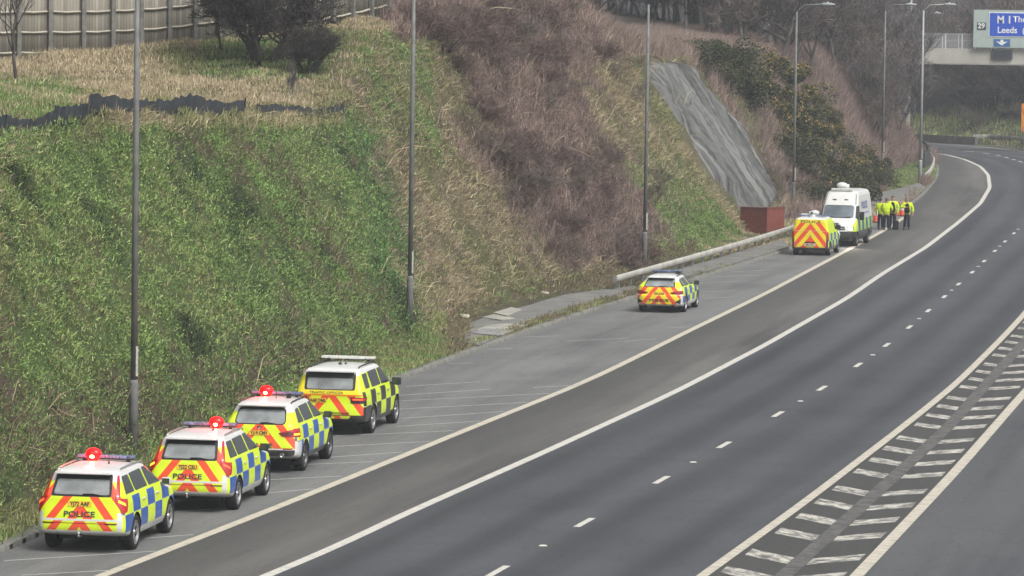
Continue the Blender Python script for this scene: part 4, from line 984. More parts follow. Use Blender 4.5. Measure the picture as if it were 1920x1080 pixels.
def mirror_pair(root, B, y, z, mat, out=.12, size=(.20, .10, .16)):
    for sg in (1, -1):
        x = B.side(y, z); b = MB(); b.box((sg * (x + out), y, z + .05), size); o = b.build('door_mirror', mat, root, bevel=.035)
        c = MB(); c.box((sg * (x + .03), y + .01, z + .0), (.14, .05, .04)); c.build('mirror_arm', M_BLACK, o)
        c = MB(); c.box((sg * (x + out), y - size[1] / 2 - .003, z + .05), (size[0] * .8, .006, size[2] * .75)); c.build('mirror_glass', M_GLASS, o)
def handles(root, B, ys, z, mat):
    for y in ys:
        for sg in (1, -1):
            b = MB(); b.box((sg * (B.side(y, z) + .02), y, z), (.03, .2, .035)); b.build('door_handle', mat, root, bevel=.01)
def roof_rails(root, hx, y0, y1, z, mat):
    for sg in (1, -1):
        b = MB(); b.tube([(sg * hx, y0, z - .04), (sg * hx, y0 + .12, z), (sg * hx, (y0 + y1) / 2, z + .015), (sg * hx, y1 - .12, z), (sg * hx, y1, z - .05)], .018, 6); b.build('roof_rail', mat, root, True)
def tow_ball(root, y, z=.36):
    b = MB(); b.tube([(0, y + .25, z - .04), (0, y - .04, z - .04), (0, y - .06, z)], .022, 8); b.ball((0, y - .06, z + .03), .034); b.build('tow_ball', M_METAL, root, True)
def wiper(root, B, x0, x1, z0, z1):
    b = MB(); b.tube([B.pt(x0, z0, 'rear', 1, .03), B.pt((x0 + x1) / 2, (z0 + z1) / 2 + .02, 'rear', 1, .035), B.pt(x1, z1, 'rear', 1, .03)], [.022, .014, .01], 6); b.build('wiper', M_BLACK, root, True)
def underside(root, hw, y0, y1):
    b = MB(); b.box((0, (y0 + y1) / 2 + .25, .29), (hw * 1.4, (y1 - y0) - .5, .12)); b.build('underside', M_BLACK, root)

def suv_levels(L, W, H, zb, zh, ywb, ywt, ytail, yrt, hwr, rr=.26, rf=.42, dz=0.0):
    r, f, h = -L / 2, L / 2, W / 2
    return [(.30 - dz * .6, h - .08, r + .78, f - .28, rr, rf), (.36 - dz, h - .05, r + .40, f - .12, rr, rf), (.41 - dz, h - .03, r + .09, f - .05, rr, rf), (.46 - dz, h - .012, r + .02, f - .02, rr, rf), (.55, h, r, f, rr, rf), (.70, h, r + .012, f - .005, rr, rf),
            (zh - .14, h - .003, r + .045, f - .05, rr, rf), (zh, h - .015, (r + .045 + ytail) / 2, f - .20, rr, rf), (zh + .06, h - .022, ytail - .02, f - .62, rr, rf), (zb, h - .05, ytail, ywb + .15, rr, rf * .8), (zb + .05, h - .07, ytail + .02, ywb, rr * .85, rf * .7),
            (H - .17, hwr + .045, yrt - .03, ywt + .14, rr * .75, .25), (H - .09, hwr, yrt + .02, ywt, rr * .7, .24), (H - .045, hwr - .06, yrt + .10, ywt - .16, rr * .7, .24), (H - .015, hwr - .18, yrt + .30, ywt - .42, .2, .24), (H, hwr - .42, yrt + .62, ywt - .75, .15, .2)]

SUVS = 'marked vehicles parked in a row along the lay-by'
def suv_a(px, yaw, plate, lit, label, mirror, litlamp):
    L, W_, H = 4.95, 1.93, 1.755
    B = Body(suv_levels(L, W_, H, 1.17, 1.00, 1.28, .42, -2.36, -2.05, .70))
    wy = (-1.38, 1.60); R = .375; wheels = [(sx * .955, q, R) for q in wy for sx in (1, -1)]
    loc, rz = place(px, .86, wy[0], yaw); root = empty('police_car', loc, rz); tag(root, label, 'police car', SUVS)
    lv = livery('patrol_livery', BLUE, -1.02, .62, .83, .46, 1.175, bars=((.70, .745, WHITE), (.645, .66, (.25, .02, .02))), phase=1, rlow=.50, zsplit=.72)
    if 'lv_a' in _mc: lv = _mc['lv_a']
    _mc['lv_a'] = lv
    B.mesh('body', [lv, M_BLACK], wheels, .435, root); underside(root, .9, -2.2, 2.1); put_wheels(root, wheels, R, .255, M_RIM, 5, .26)
    fr = B.patch('rear_window', [(-.655, 1.205), (.655, 1.205), (.605, 1.655), (-.605, 1.655)], M_BLACK, root, rnd_=.05); B.patch('pane', [(-.60, 1.245), (.60, 1.245), (.555, 1.545), (-.555, 1.545)], M_PALEGLASS, fr, eps=.010, rnd_=.05)  # black surround; tall top band is the spoiler's shadow painted on the glass
    sp = MB(); sp.box((0, -2.10, 1.672), (1.20, .22, .035)); sp.build('spoiler', M_WHITEP, root, bevel=.015)
    wiper(root, B, .04, .48, 1.25, 1.235)
    for sg in (1, -1):
        for k, (poly, nm) in enumerate([([(-2.02, 1.24), (-1.30, 1.24), (-1.36, 1.60), (-1.86, 1.60)], 'side_window'), ([(-1.22, 1.24), (-.20, 1.24), (-.30, 1.62), (-1.27, 1.61)], 'side_window'), ([(-.10, 1.235), (.98, 1.22), (.36, 1.625), (-.18, 1.625)], 'side_window')]):
            B.patch(nm, poly, M_GLASS, root, 'side', sg, rnd_=.05)
        lamp = B.patch('tail_lamp', [(.715, 1.20), (1.12, 1.15), (1.08, .90), (.90, .85)], M_RED, root, 'wrap', sg, rnd_=.03, eps=.012)
        B.patch('lamp_stem', [(.735, 1.20), (.84, 1.21), (.755, 1.63), (.70, 1.63)], M_RED, lamp, 'wrap', sg, eps=.013, rnd_=.02)
        B.patch('lit_strip', [(.80, 1.15), (.98, 1.07), (1.00, 1.015), (.80, 1.10)], M_LITO if sg == litlamp else M_LIT, lamp, 'wrap', sg, eps=.018)
        B.patch('reflector', [(.55, .64), (.80, .64), (.80, .665), (.55, .665)], M_DRED, root, 'wrap', sg, eps=.01)
    w = B.patch('windscreen', [(-.70, 1.24), (.70, 1.24), (.60, 1.60), (-.60, 1.60)], M_GLASS, root, 'front')
    pl = B.patch('number_plate', [(-.27, 1.0), (.25, 1.0), (.25, 1.11), (-.27, 1.11)], M_PLATE, root, eps=.012); B.text('plate_lettering', plate, .115, -.01, 1.053, M_INK, pl, eps=.02, bold=.003, wide=.92)
    B.text('lettering', 'POLICE', .158, -.01, .84, M_NAVY, root, wide=1.32, bold=.004, eps=.012)
    handles(root, B, (-.75, .42), 1.03, M_WHITEP); mirror_pair(root, B, .92, 1.17, mirror); roof_rails(root, .66, -1.75, .25, H - .02, M_METAL)
    lightbar(root, -.25, H + .02, 1.26, lit); tow_ball(root, -2.46, .42)
    b = MB(); b.lathe([(.03, 0), (.02, .05), (.006, .07), (.004, .32)], 8, 'Z', (.22, -.9, H - .01)); b.build('aerial', M_BLACK, root)
    return root
suv_a((247, 1030), 9.2, 'YJ72 AAF', -.27, 'marked police car with plate YJ72 AAF, nearest the camera at the bottom left', M_WHITEP, 1)
suv_a((440, 955), 9.2, 'YJ22 CSU', .17, 'marked police car with plate YJ22 CSU, second in the row, red lamp right of centre', M_BLACK, -1)

def suv_b():
    L, W_, H = 4.89, 1.94, 1.75
    B = Body(suv_levels(L, W_, H, 1.16, 1.0, 1.22, .35, -2.34, -1.98, .69, rr=.30))
    wy = (-1.37, 1.56); R = .372; wheels = [(sx * .96, q, R) for q in wy for sx in (1, -1)]
    loc, rz = place((565, 882), .86, wy[0], 9.6); root = empty('police_car', loc, rz); tag(root, 'marked police car with plate YJ19 CMY and black lower bumper, third in the row', 'police car', SUVS)
    lv = livery('patrol_livery_black_sills', BLUE, -1.02, .60, .82, .44, 1.165, low=(.02, .02, .022), u0=.42, P=.50, ratio=.42, k=.85, zsplit=.1, rlow=.60, corner=None, seg_=(-1.85, .80, WHITE), phase=1, bars=((.60, .635, WHITE),))
    B.mesh('body', [lv, M_BLACK], wheels, .43, root); underside(root, .9, -2.2, 2.1); put_wheels(root, wheels, R, .26, M_RIMB, 5, .26)
    fr = B.patch('rear_window', [(-.66, 1.215), (.66, 1.215), (.60, 1.62), (-.60, 1.62)], M_BLACK, root, rnd_=.12); B.patch('pane', [(-.63, 1.24), (.63, 1.24), (.575, 1.56), (-.575, 1.56)], M_PALEGLASS, fr, eps=.010, rnd_=.10)
    sp = MB(); sp.box((0, -2.03, 1.665), (1.18, .22, .035)); sp.build('spoiler', M_WHITEP, root, bevel=.015)
    wiper(root, B, .02, .40, 1.25, 1.24)
    for sg in (1, -1):
        for poly in ([(-1.92, 1.24), (-1.30, 1.23), (-1.36, 1.58), (-1.70, 1.56)], [(-1.22, 1.23), (-.22, 1.23), (-.30, 1.61), (-1.27, 1.60)], [(-.12, 1.225), (.95, 1.21), (.32, 1.615), (-.18, 1.615)]): B.patch('side_window', poly, M_GLASS, root, 'side', sg, rnd_=.05)
        lamp = B.patch('tail_lamp', [(.48, 1.02), (.58, .93), (1.18, .91), (1.16, 1.13), (.90, 1.13)], M_RED, root, 'wrap', sg, rnd_=.03, eps=.012)
        B.patch('dark_band', [(.50, 1.015), (.60, .95), (.84, .95), (.84, 1.07)], M_DRED, lamp, 'wrap', sg, eps=.018); B.patch('lit_strip', [(.88, .965), (1.10, .965), (1.10, 1.01), (.88, 1.01)], M_LITO, lamp, 'wrap', sg, eps=.018)
        B.patch('reflector', [(.62, .62), (.86, .62), (.86, .65), (.62, .65)], M_RED, root, 'wrap', sg, eps=.01)
        b = MB(); b.lathe([(.001, .02), (.05, .02), (.055, -.02), (.045, -.02), (.04, .015)], 16, 'Y', (sg * .60, -2.43, .47)); b.build('exhaust_tip', M_METAL, root, True)
    B.patch('windscreen', [(-.70, 1.22), (.70, 1.22), (.60, 1.58), (-.60, 1.58)], M_GLASS, root, 'front')
    pl = B.patch('number_plate', [(-.26, .955), (.26, .955), (.26, 1.065), (-.26, 1.065)], M_PLATE, root, eps=.012); B.text('plate_lettering', 'YJ19 CMY', .115, 0, 1.008, M_INK, pl, eps=.02, bold=.003, wide=.9)
    b = MB(); b.lathe([(.001, .012), (.052, .012), (.058, .0)], 20, 'Y', (0, B.rear(0, 1.135) - .012, 1.135)); bd = b.build('badge', M_INK, root)
    b = MB()
    for q in (0, 1): b.add([(0, B.rear(0, 1.135) - .016, 1.135)] + [(math.cos(math.pi * q + t) * .034, B.rear(0, 1.135) - .016, 1.135 + math.sin(math.pi * q + t) * .034) for t in np.linspace(0, math.pi / 2, 6)], [(0, i, i + 1) for i in range(1, 6)])
    b.build('badge_face', M_WHITEP, bd)
    B.text('lettering', 'POLICE', .155, 0, .70, M_NAVY, root, wide=1.4, bold=.004, eps=.012)
    handles(root, B, (-.75, .40), 1.02, M_WHITEP); mirror_pair(root, B, .88, 1.16, M_BLACK); roof_rails(root, .65, -1.7, .2, H - .02, M_BLACK)
    lightbar(root, -.35, H + .02, 1.30, -.27)
    b = MB(); b.box((.38, -.75, H + .05), (.10, .10, .12)); b.lathe([(.03, 0), (.006, .05), (.004, .3)], 8, 'Z', (.1, -.95, H - .01)); b.build('camera_pod', M_BLACK, root)
suv_b()

def suv_c():
    L, W_, H = 4.97, 1.99, 1.84; BK = (.022, .023, .026)
    B = Body(suv_levels(L, W_, H, 1.20, 1.05, 1.30, .50, -2.42, -2.22, .74, rr=.20))
    wy = (-1.30, 1.62); R = .39; wheels = [(sx * .985, q, R) for q in wy for sx in (1, -1)]
    loc, rz = place((693, 812), .88, wy[0], 10.8); root = empty('traffic_officer_car', loc, rz); tag(root, 'black and yellow chequered traffic officer 4x4 with plate BA68 OML and long white light bar', 'traffic car', SUVS)
    lv = livery('traffic_officer_livery', BK, -.98, .60, .82, .44, 1.205, low=BK, u0=.30, P=.52, ratio=.42, k=.78, zsplit=.1, rlow=.58, corner=None, zroof=1.62, seg_=(-1.8, .80, BK), phase=1, bars=((1.09, 1.13, (.80, .22, .02)),), rtop=(1.13, YELO), hood=YEL)
    B.mesh('body', [lv, M_BLACK], wheels, .45, root); underside(root, .92, -2.2, 2.1); put_wheels(root, wheels, R, .255, M_RIM, 5, .265)
    fr = B.patch('rear_window', [(-.70, 1.245), (.70, 1.245), (.70, 1.72), (-.70, 1.72)], M_BLACK, root, rnd_=.05); B.patch('pane', [(-.64, 1.27), (.64, 1.27), (.63, 1.56), (-.63, 1.56)], M_PALEGLASS, fr, eps=.010, rnd_=.05)
    sp = MB(); sp.box((0, -2.28, 1.745), (1.30, .26, .04)); sp.build('spoiler', M_WHITEP, root, bevel=.015)
    for sg in (1, -1):
        for poly in ([(-2.02, 1.27), (-1.52, 1.27), (-1.45, 1.66), (-2.0, 1.66)], [(-1.25, 1.26), (-.22, 1.26), (-.27, 1.69), (-1.32, 1.68)], [(-.12, 1.255), (1.02, 1.24), (.44, 1.69), (-.16, 1.69)]): B.patch('side_window', poly, M_GLASS, root, 'side', sg, rnd_=.04)
        lamp = B.patch('tail_lamp', [(.60, .90), (1.02, .90), (1.16, 1.06), (.60, 1.06)], M_INK, root, 'wrap', sg, rnd_=.02, eps=.012)
        B.patch('red_lens', [(.63, .97), (1.00, .97), (1.08, 1.05), (.63, 1.05)], M_RED, lamp, 'wrap', sg, eps=.018); B.patch('lit_strip', [(.66, .99), (.92, .99), (.92, 1.02), (.66, 1.02)], M_LIT, lamp, 'wrap', sg, eps=.022)
    B.patch('windscreen', [(-.72, 1.26), (.72, 1.26), (.64, 1.66), (-.64, 1.66)], M_GLASS, root, 'front')
    pl = B.patch('number_plate', [(-.60, .90), (-.07, .90), (-.07, 1.02), (-.60, 1.02)], M_PLATE, root, eps=.014); B.text('plate_lettering', 'BA68 OML', .12, -.335, .96, M_INK, pl, eps=.022, bold=.003, wide=.92)
    B.text('lettering', 'TRAFFIC OFFICER', .095, -.08, 1.175, M_INK, root, wide=1.25, eps=.012); B.text('lettering', 'HIGHWAYS ENGLAND', .082, .05, .625, M_INK, root, wide=1.25, bold=.002, eps=.012)
    B.patch('bumper_marking', [(-.55, .48), (.55, .48), (.62, .56), (-.62, .56)], livery('bumper_chevrons', BK, 0, 1, 0, 0, 2, u0=.10, P=.46, ratio=.4, zsplit=0, rlow=.1, corner=None), root, eps=.012)
    handles(root, B, (-.75, .45), 1.05, M_METAL); mirror_pair(root, B, .95, 1.20, M_BLACK, .18, (.25, .12, .21)); roof_rails(root, .66, -1.8, .3, H, M_BLACK)
    lightbar(root, -.15, H + .05, 1.50, None, 'white', .34)
    b = MB(); b.lathe([(.06, 0), (.045, .05), (.012, .07)], 10, 'Z', (0, -1.15, H - .005)); b.lathe([(.05, 0), (.01, .07)], 8, 'Z', (.12, -1.0, H - .005)); b.build('aerial', M_BLACK, root)
suv_c()

def estate():
    L, W_, H = 4.71, 1.83, 1.44
    B = Body(suv_levels(L, W_, H, .97, .82, 1.15, .25, -2.26, -1.80, .60, rr=.34, dz=.12))
    wy = (-1.30, 1.55); R = .335; wheels = [(sx * .905, q, R) for q in wy for sx in (1, -1)]
    loc, rz = place((1282, 585), .82, wy[0], 11.5); root = empty('police_car', loc, rz); tag(root, 'low marked police estate car parked alone beside the end of the crash barrier', 'police car')
    lv = livery('estate_livery', BLUE, -.98, .58, .66, .40, .975, u0=.40, P=.42, ratio=.45, k=.8, zsplit=.1, rlow=.34, zroof=1.2, corner=(.70, .42), phase=1, yelr=YELO, seg_=(-2.05, 1.0, WHITE))
    B.mesh('body', [lv, M_BLACK], wheels, .385, root); underside(root, .85, -2.1, 2.0); put_wheels(root, wheels, R, .24, M_RIM, 5, .235)
    fr = B.patch('rear_window', [(-.62, 1.01), (.62, 1.01), (.52, 1.335), (-.52, 1.335)], M_BLACK, root, rnd_=.06); B.patch('pane', [(-.57, 1.03), (.57, 1.03), (.50, 1.26), (-.50, 1.26)], M_PALEGLASS, fr, eps=.010, rnd_=.05)
    sp = MB(); sp.box((0, -1.86, 1.355), (1.04, .24, .03)); sp.build('spoiler', M_WHITEP, root, bevel=.012); wiper(root, B, .0, .35, 1.03, 1.02)
    for sg in (1, -1):
        for poly in ([(-1.95, 1.03), (-1.35, 1.02), (-1.35, 1.28), (-1.62, 1.25)], [(-1.27, 1.02), (-.28, 1.02), (-.33, 1.31), (-1.29, 1.29)], [(-.18, 1.015), (.90, 1.0), (.22, 1.315), (-.22, 1.315)]): B.patch('side_window', poly, M_GLASS, root, 'side', sg, rnd_=.04)
        lamp = B.patch('tail_lamp', [(.42, .80), (.50, .74), (1.02, .75), (1.02, .87), (.70, .87)], M_RED, root, 'wrap', sg, rnd_=.02, eps=.012); B.patch('dark_band', [(.45, .80), (.52, .76), (.98, .77), (.98, .81)], M_DRED, lamp, 'wrap', sg, eps=.018)
        B.patch('bumper_vent', [(.62, .44), (.86, .36), (.88, .58), (.84, .56)], M_INK, root, 'wrap', sg, eps=.012)
        b = MB(); b.lathe([(.001, .02), (.05, .02), (.055, -.03), (.045, -.03), (.04, .015)], 16, 'Y', (sg * .55, -2.29, .315)); b.build('exhaust_tip', M_INK, root, True)
    B.patch('windscreen', [(-.64, 1.02), (.64, 1.02), (.54, 1.29), (-.54, 1.29)], M_GLASS, root, 'front')
    pl = B.patch('number_plate', [(-.26, .70), (.26, .70), (.26, .80), (-.26, .80)], M_PLATE, root, eps=.012); B.text('plate_lettering', 'YJ22 CXK', .11, 0, .748, M_INK, pl, eps=.02, bold=.003, wide=.9)
    B.text('lettering', 'POLICE', .125, 0, .50, M_INK, root, wide=1.9, bold=.004, eps=.012)
    handles(root, B, (-.75, .35), .86, M_WHITEP); mirror_pair(root, B, .78, .98, M_BLACK); roof_rails(root, .55, -1.5, .1, H - .02, M_BLACK)
    lightbar(root, -.3, H + .02, 1.20); b = MB(); b.box((.42, -.62, H + .05), (.10, .10, .12)); b.build('camera_pod', M_BLACK, root)
estate()

def ptz(root, x, y, z, k=1.0):
    b = MB(); b.lathe([(.20 * k, 0), (.19 * k, .08 * k), (.12 * k, .10 * k), (.12 * k, .12 * k)], 16, 'Z', (x, y, z)); o = b.build('roof_camera', M_WHITEP, root, True)
    b = MB(); b.ball((x + .04 * k, y, z + .20 * k), (.24 * k, .18 * k, .14 * k), 16); b.box((x - .16 * k, y, z + .16 * k), (.16 * k, .24 * k, .2 * k)); b.build('camera_head', M_WHITEP, o, True)
    b = MB(); b.lathe([(.001, -.02), (.055 * k, -.02), (.055 * k, .05), (.001, .05)], 12, 'Y', (x - .10 * k, y - .16 * k, z + .19 * k)); b.build('camera_lens', M_BLACK, o)
def van_rear():
    L, W_, H = 4.42, 1.82, 1.86; r, f, h = -L / 2, L / 2, W_ / 2
    B = Body([(.24, h - .10, r + .16, f - .25, .10, .4), (.32, h - .03, r + .03, f - .08, .12, .4), (.45, h, r, f, .12, .42), (.70, h, r + .02, f, .12, .42), (.92, h - .005, r + .03, f - .10, .12, .42), (1.05, h - .015, r + .035, f - .35, .12, .42), (1.15, h - .03, r + .04, f - .85, .12, .4), (1.20, h - .035, r + .04, f - 1.0, .12, .35),
              (1.62, h - .12, r + .07, f - 1.65, .12, .3), (1.76, h - .17, r + .10, f - 1.90, .13, .3), (1.83, h - .26, r + .18, f - 2.1, .15, .3), (1.86, h - .45, r + .4, f - 2.4, .15, .2)], br=.03)
    wy = (-1.48, 1.30); R = .325; wheels = [(sx * .90, q, R) for q in wy for sx in (1, -1)]
    loc, rz = place((1553, 479), .80, wy[0], 12.5); root = empty('police_van', loc, rz); tag(root, 'small police van with full orange and yellow chevron back, facing away on the hard shoulder', 'police van')
    lv = livery('van_livery', BLUE, -.9, .58, .72, .42, 1.08, low=(.02, .02, .022), u0=.55, P=.50, ratio=.5, k=.82, zsplit=.1, rlow=.40, corner=(.78, 1.0), zroof=1.72, phase=1, yelr=YELO, rtop=(1.60, YELO), hood=YEL)
    B.mesh('body', [lv, M_BLACK], wheels, .37, root); underside(root, .85, -2.0, 1.9); put_wheels(root, wheels, R, .23, M_RIMB, 5, .22)
    for sg in (1, -1):
        B.patch('tail_lamp', [(.80, .80), (.90, .80), (.90, 1.16), (.80, 1.16)], M_RED, root, 'wrap', sg, eps=.012, rnd_=.02)
        B.patch('side_window', [(.10, 1.20), (1.05, 1.18), (.55, 1.60), (.14, 1.60)], M_GLASS, root, 'side', sg, rnd_=.04)
    B.patch('windscreen', [(-.68, 1.24), (.68, 1.24), (.60, 1.66), (-.60, 1.66)], M_GLASS, root, 'front')
    B.patch('rear_seam', [(-.76, 1.20), (.76, 1.20), (.76, 1.212), (-.76, 1.212)], M_PLATEW, root, eps=.009, rows=2)
    B.patch('handle_recess', [(-.30, .62), (.30, .62), (.22, .68), (-.22, .68)], M_INK, root, eps=.012); B.patch('badge', [(-.07, .96), (.07, .96), (.07, 1.0), (-.07, 1.0)], M_METAL, root, eps=.012)
    pl = B.patch('number_plate', [(-.27, .48), (.27, .48), (.27, .60), (-.27, .60)], M_PLATEW, root, eps=.014); B.text('plate_lettering', 'EJ66 KKG', .115, 0, .54, M_INK, pl, eps=.022, bold=.003, wide=.9)
    B.text('lettering', 'POLICE', .15, 0, 1.655, M_INK, root, wide=2.0, bold=.003, eps=.012)
    mirror_pair(root, B, 1.05, 1.22, M_BLACK, .18, (.24, .12, .24)); ptz(root, .02, -1.2, H, .95)
    for sx in (-1, 1):
        b = MB(); b.box((sx * .42, -1.55, H + .06), (.58, .16, .07)); b.build('light_bar', M_LBLUE, root, bevel=.02)
    b = MB(); b.box((-.42, -1.0, H + .06), (.40, .5, .14)); b.build('roof_box', M_LWHITE, root, bevel=.02)
van_rear()
def big_van():
    L, W_, H = 6.0, 2.0, 2.78; r, f, h = -L / 2, L / 2, W_ / 2; BK = (.022, .022, .024)
    B = Body([(.30, h - .14, r + .15, f - .22, .12, .35), (.40, h - .05, r + .03, f - .06, .12, .38), (.55, h, r, f, .12, .40), (.85, h, r + .01, f - .02, .12, .40), (1.08, h - .005, r + .02, f - .10, .12, .40), (1.22, h - .02, r + .02, f - .32, .12, .38), (1.34, h - .03, r + .02, f - .70, .12, .32), (1.40, h - .035, r + .02, f - .80, .12, .30),
              (2.06, h - .09, r + .05, f - 1.30, .13, .26), (2.14, h - .10, r + .06, f - 1.35, .13, .26), (2.55, h - .16, r + .09, f - 1.72, .16, .28), (2.68, h - .22, r + .13, f - 1.90, .18, .3), (2.75, h - .32, r + .22, f - 2.1, .2, .3), (2.78, h - .5, r + .4, f - 2.4, .2, .2)], br=.02, bf=.10)
    wy = (-1.62, 2.02); R = .35; wheels = [(sx * .99, q, R) for q in wy for sx in (1, -1)]
    # faces the camera: left front tyre at the photo's (1604, 462)
    p = gp(1604, 462); yaw = math.radians(180 + 13.5); ox, oy = -.90, wy[1]
    loc = (p[0] - (ox * math.cos(yaw) + oy * math.sin(yaw)), p[1] - (-ox * math.sin(yaw) + oy * math.cos(yaw)), 0)
    root = empty('police_van', loc, -yaw); tag(root, 'tall white high-roofed police van facing the camera with one headlamp lit', 'police van')
    g = G('big_van_livery'); x, y, z = g.xyz(g.obj()); nx, ny, nz = g.nrm()
    sd_ = g.mix(g.mod2(g.fl((y + 3.2) / .62)), (.42, .66, .08), (.03, .08, .22)); sd_ = g.mix(g.rng(z, .78, 1.36), WHITE, sd_)
    sd_ = g.mix((y > 1.9) * (z > .78), sd_, (.62, .80, .05)); sd_ = g.mix(z > 1.36, sd_, WHITE)
    c = g.mix(g.ab(nx) > .6, WHITE, sd_); c = g.mix((ny > .4) * g.rng(z, .62, 1.0) * (g.ab(x) > .99), c, YEL); c = g.mix(z < .78, c, (.03, .03, .032)); dn = g.noise(g.obj(), 2.5, 5, .6)
    c = g.mix(g.ramp(dn, .45, .75) * .18, c, (.35, .34, .3))
    B.mesh('body', [g.done(c, .35, .45, coat=.25), M_BLACK], wheels, .42, root); underside(root, .9, -2.7, 2.6); put_wheels(root, wheels, R, .235, M_RIMB, 5, .22)
    fr = B.patch('windscreen', [(-.80, 1.43), (.80, 1.43), (.76, 2.06), (-.76, 2.06)], M_BLACK, root, 'front', rnd_=.05); B.patch('pane', [(-.77, 1.46), (.77, 1.46), (.74, 2.03), (-.74, 2.03)], flat('windscreen_glass', (.10, .13, .15), .08, .8, 0, .6, var=.3, sc=1.5), fr, 'front', eps=.012, rnd_=.05)
    for sx in (-1, 1):
        B.patch('roof_vent', [(sx * .30 - .10, 2.30), (sx * .30 + .10, 2.30), (sx * .30 + .10, 2.36), (sx * .30 - .10, 2.36)], M_INK, root, 'front', eps=.012)
        B.patch('corner_trim', [(.80, 2.10), (.86, 2.10), (.80, 2.62), (.74, 2.62)], flat('grey_trim', (.10, .105, .11), .5), root, 'fwrap', sx, eps=.012)
        hl = B.patch('headlamp', [(.60, .80), (.96, .82), (1.02, 1.06), (.66, 1.0)], M_METAL, root, 'fwrap', sx, eps=.012, rnd_=.03)
        if sx < 0: B.patch('lit_lens', [(.66, .86), (.86, .86), (.86, .98), (.68, .97)], M_HEAD, hl, 'fwrap', sx, eps=.02, rnd_=.03)
        B.patch('indicator', [(.98, .84), (1.12, .84), (1.14, 1.10), (1.03, 1.06)], flat('lime_marker', YEL, .3), root, 'fwrap', sx, eps=.014)
        dw = B.patch('door_window', [(1.10, 1.42), (2.02, 1.42), (1.58, 2.02), (1.14, 2.04)], M_GLASS, root, 'side', sx, rnd_=.05)
        b = MB(); b.box((sx * (h + .19), 1.92, 1.55), (.22, .10, .42)); m = b.build('door_mirror', M_BLACK, root, bevel=.03); b = MB(); b.box((sx * (h + .04), 1.92, 1.40), (.22, .05, .05)); b.build('mirror_arm', M_BLACK, m)
        B.text('lettering', 'POLICE', .50, -.55, 2.0, M_PBLUE, root, 'side', sx, wide=1.15, bold=.008, eps=.012)
        B.text('lettering', 'South Yorkshire' if False else '101', .16, -.35, 1.60, M_PBLUE, root, 'side', sx, wide=1.3, eps=.012) if False else None
        B.patch('side_stripe', [(-1.9, 1.58), (.6, 1.58), (.6, 1.66), (-1.9, 1.66)], flat('pale_blue_stripe', (.22, .28, .42), .5), root, 'side', sx, eps=.010, rows=2)
    B.patch('grille', [(-.50, .86), (.50, .86), (.46, 1.04), (-.46, 1.04)], M_INK, root, 'front', eps=.012); B.patch('grille_bar', [(-.46, .93), (.46, .93), (.46, .96), (-.46, .96)], M_METAL, root, 'front', eps=.02, rows=2)
    B.patch('bonnet_lamp', [(-.14, 1.12), (.10, 1.12), (.10, 1.20), (-.14, 1.20)], M_INK, root, 'front', eps=.015)
    pl = B.patch('number_plate', [(-.26, .58), (.26, .58), (.26, .69), (-.26, .69)], M_LWHITE, root, 'front', eps=.014)
    for sx in (-1, 1):
        b = MB(); b.tube([B.pt(sx * .12, 1.45, 'front', 1, .03), B.pt(sx * .62, 1.50, 'front', 1, .03)], .012, 5); b.build('wiper', M_BLACK, root)
    ptz(root, .05, .35, H - .03, 1.25); b = MB(); b.box((0, .9, H + .05), (1.1, .25, .10)); b.build('light_bar', M_LWHITE, root, bevel=.03)
    ld = bpy.data.lights.new('headlamp_light', 'SPOT'); ld.energy = 120; ld.color = (1, .88, .7); ld.spot_size = 1.6; lo = bpy.data.objects.new('headlamp_light', ld); COL.objects.link(lo); lo.parent = root; lo.location = (-.78, f + .12, .9); lo.rotation_euler = (math.radians(80), 0, 0)
big_van()

# ================================================================ PEOPLE
def skin(name, nodes, edges, mat, parent, sub=1, extra=None):
    names = list(nodes); me = bpy.data.meshes.new(name); me.from_pydata([nodes[n][0] for n in names], [(names.index(a), names.index(b)) for a, b in edges], [])
    o = link(name, me); md = o.modifiers.new('s', 'SKIN'); md.use_smooth_shade = True
    for i, n in enumerate(names):
        r = nodes[n][1]; sv_ = me.skin_vertices[0].data[i]; sv_.radius = r if hasattr(r, '__len__') else (r, r); sv_.use_root = (i == 0)
    if sub: m2 = o.modifiers.new('d', 'SUBSURF'); m2.levels = sub; m2.render_levels = sub
    dg = bpy.context.evaluated_depsgraph_get(); dg.update(); m_ = bpy.data.meshes.new_from_object(o.evaluated_get(dg)); bpy.data.objects.remove(o); bpy.data.meshes.remove(me)
    m_.name = name; m_.materials.clear(); m_.materials.append(mat)
    m_.polygons.foreach_set('use_smooth', [True] * len(m_.polygons))
    return link(name, m_, parent)
M_SKIN = flat('skin', (0.42, 0.24, 0.17), 0.6, var=.08)
def hivis():
    g = G('hi_vis_fabric'); x, y, z = g.xyz(g.obj()); n = g.noise(g.obj(), 9, 4, .6)
    c = g.mix(g.ramp(n, .35, .65), (.50, .70, .015), (.64, .82, .03)); b_ = g.mx(g.rng(z, 1.16, 1.185), g.rng(z, 1.00, 1.02)); c = g.mix(b_ * .6, c, (.22, .28, .06)); g.bump(n, .5, .02); return g.done(c, .6, .3)
M_HIVIS = hivis(); M_DARK = flat('navy_cloth', (.016, .018, .026), .85, .2, var=.3); M_VEST = flat('black_vest', (.012, .012, .016), .8, .2, var=.3)
M_HAIR = [flat('grey_hair', (.16, .14, .12), .8), flat('brown_hair', (.06, .04, .03), .8)]
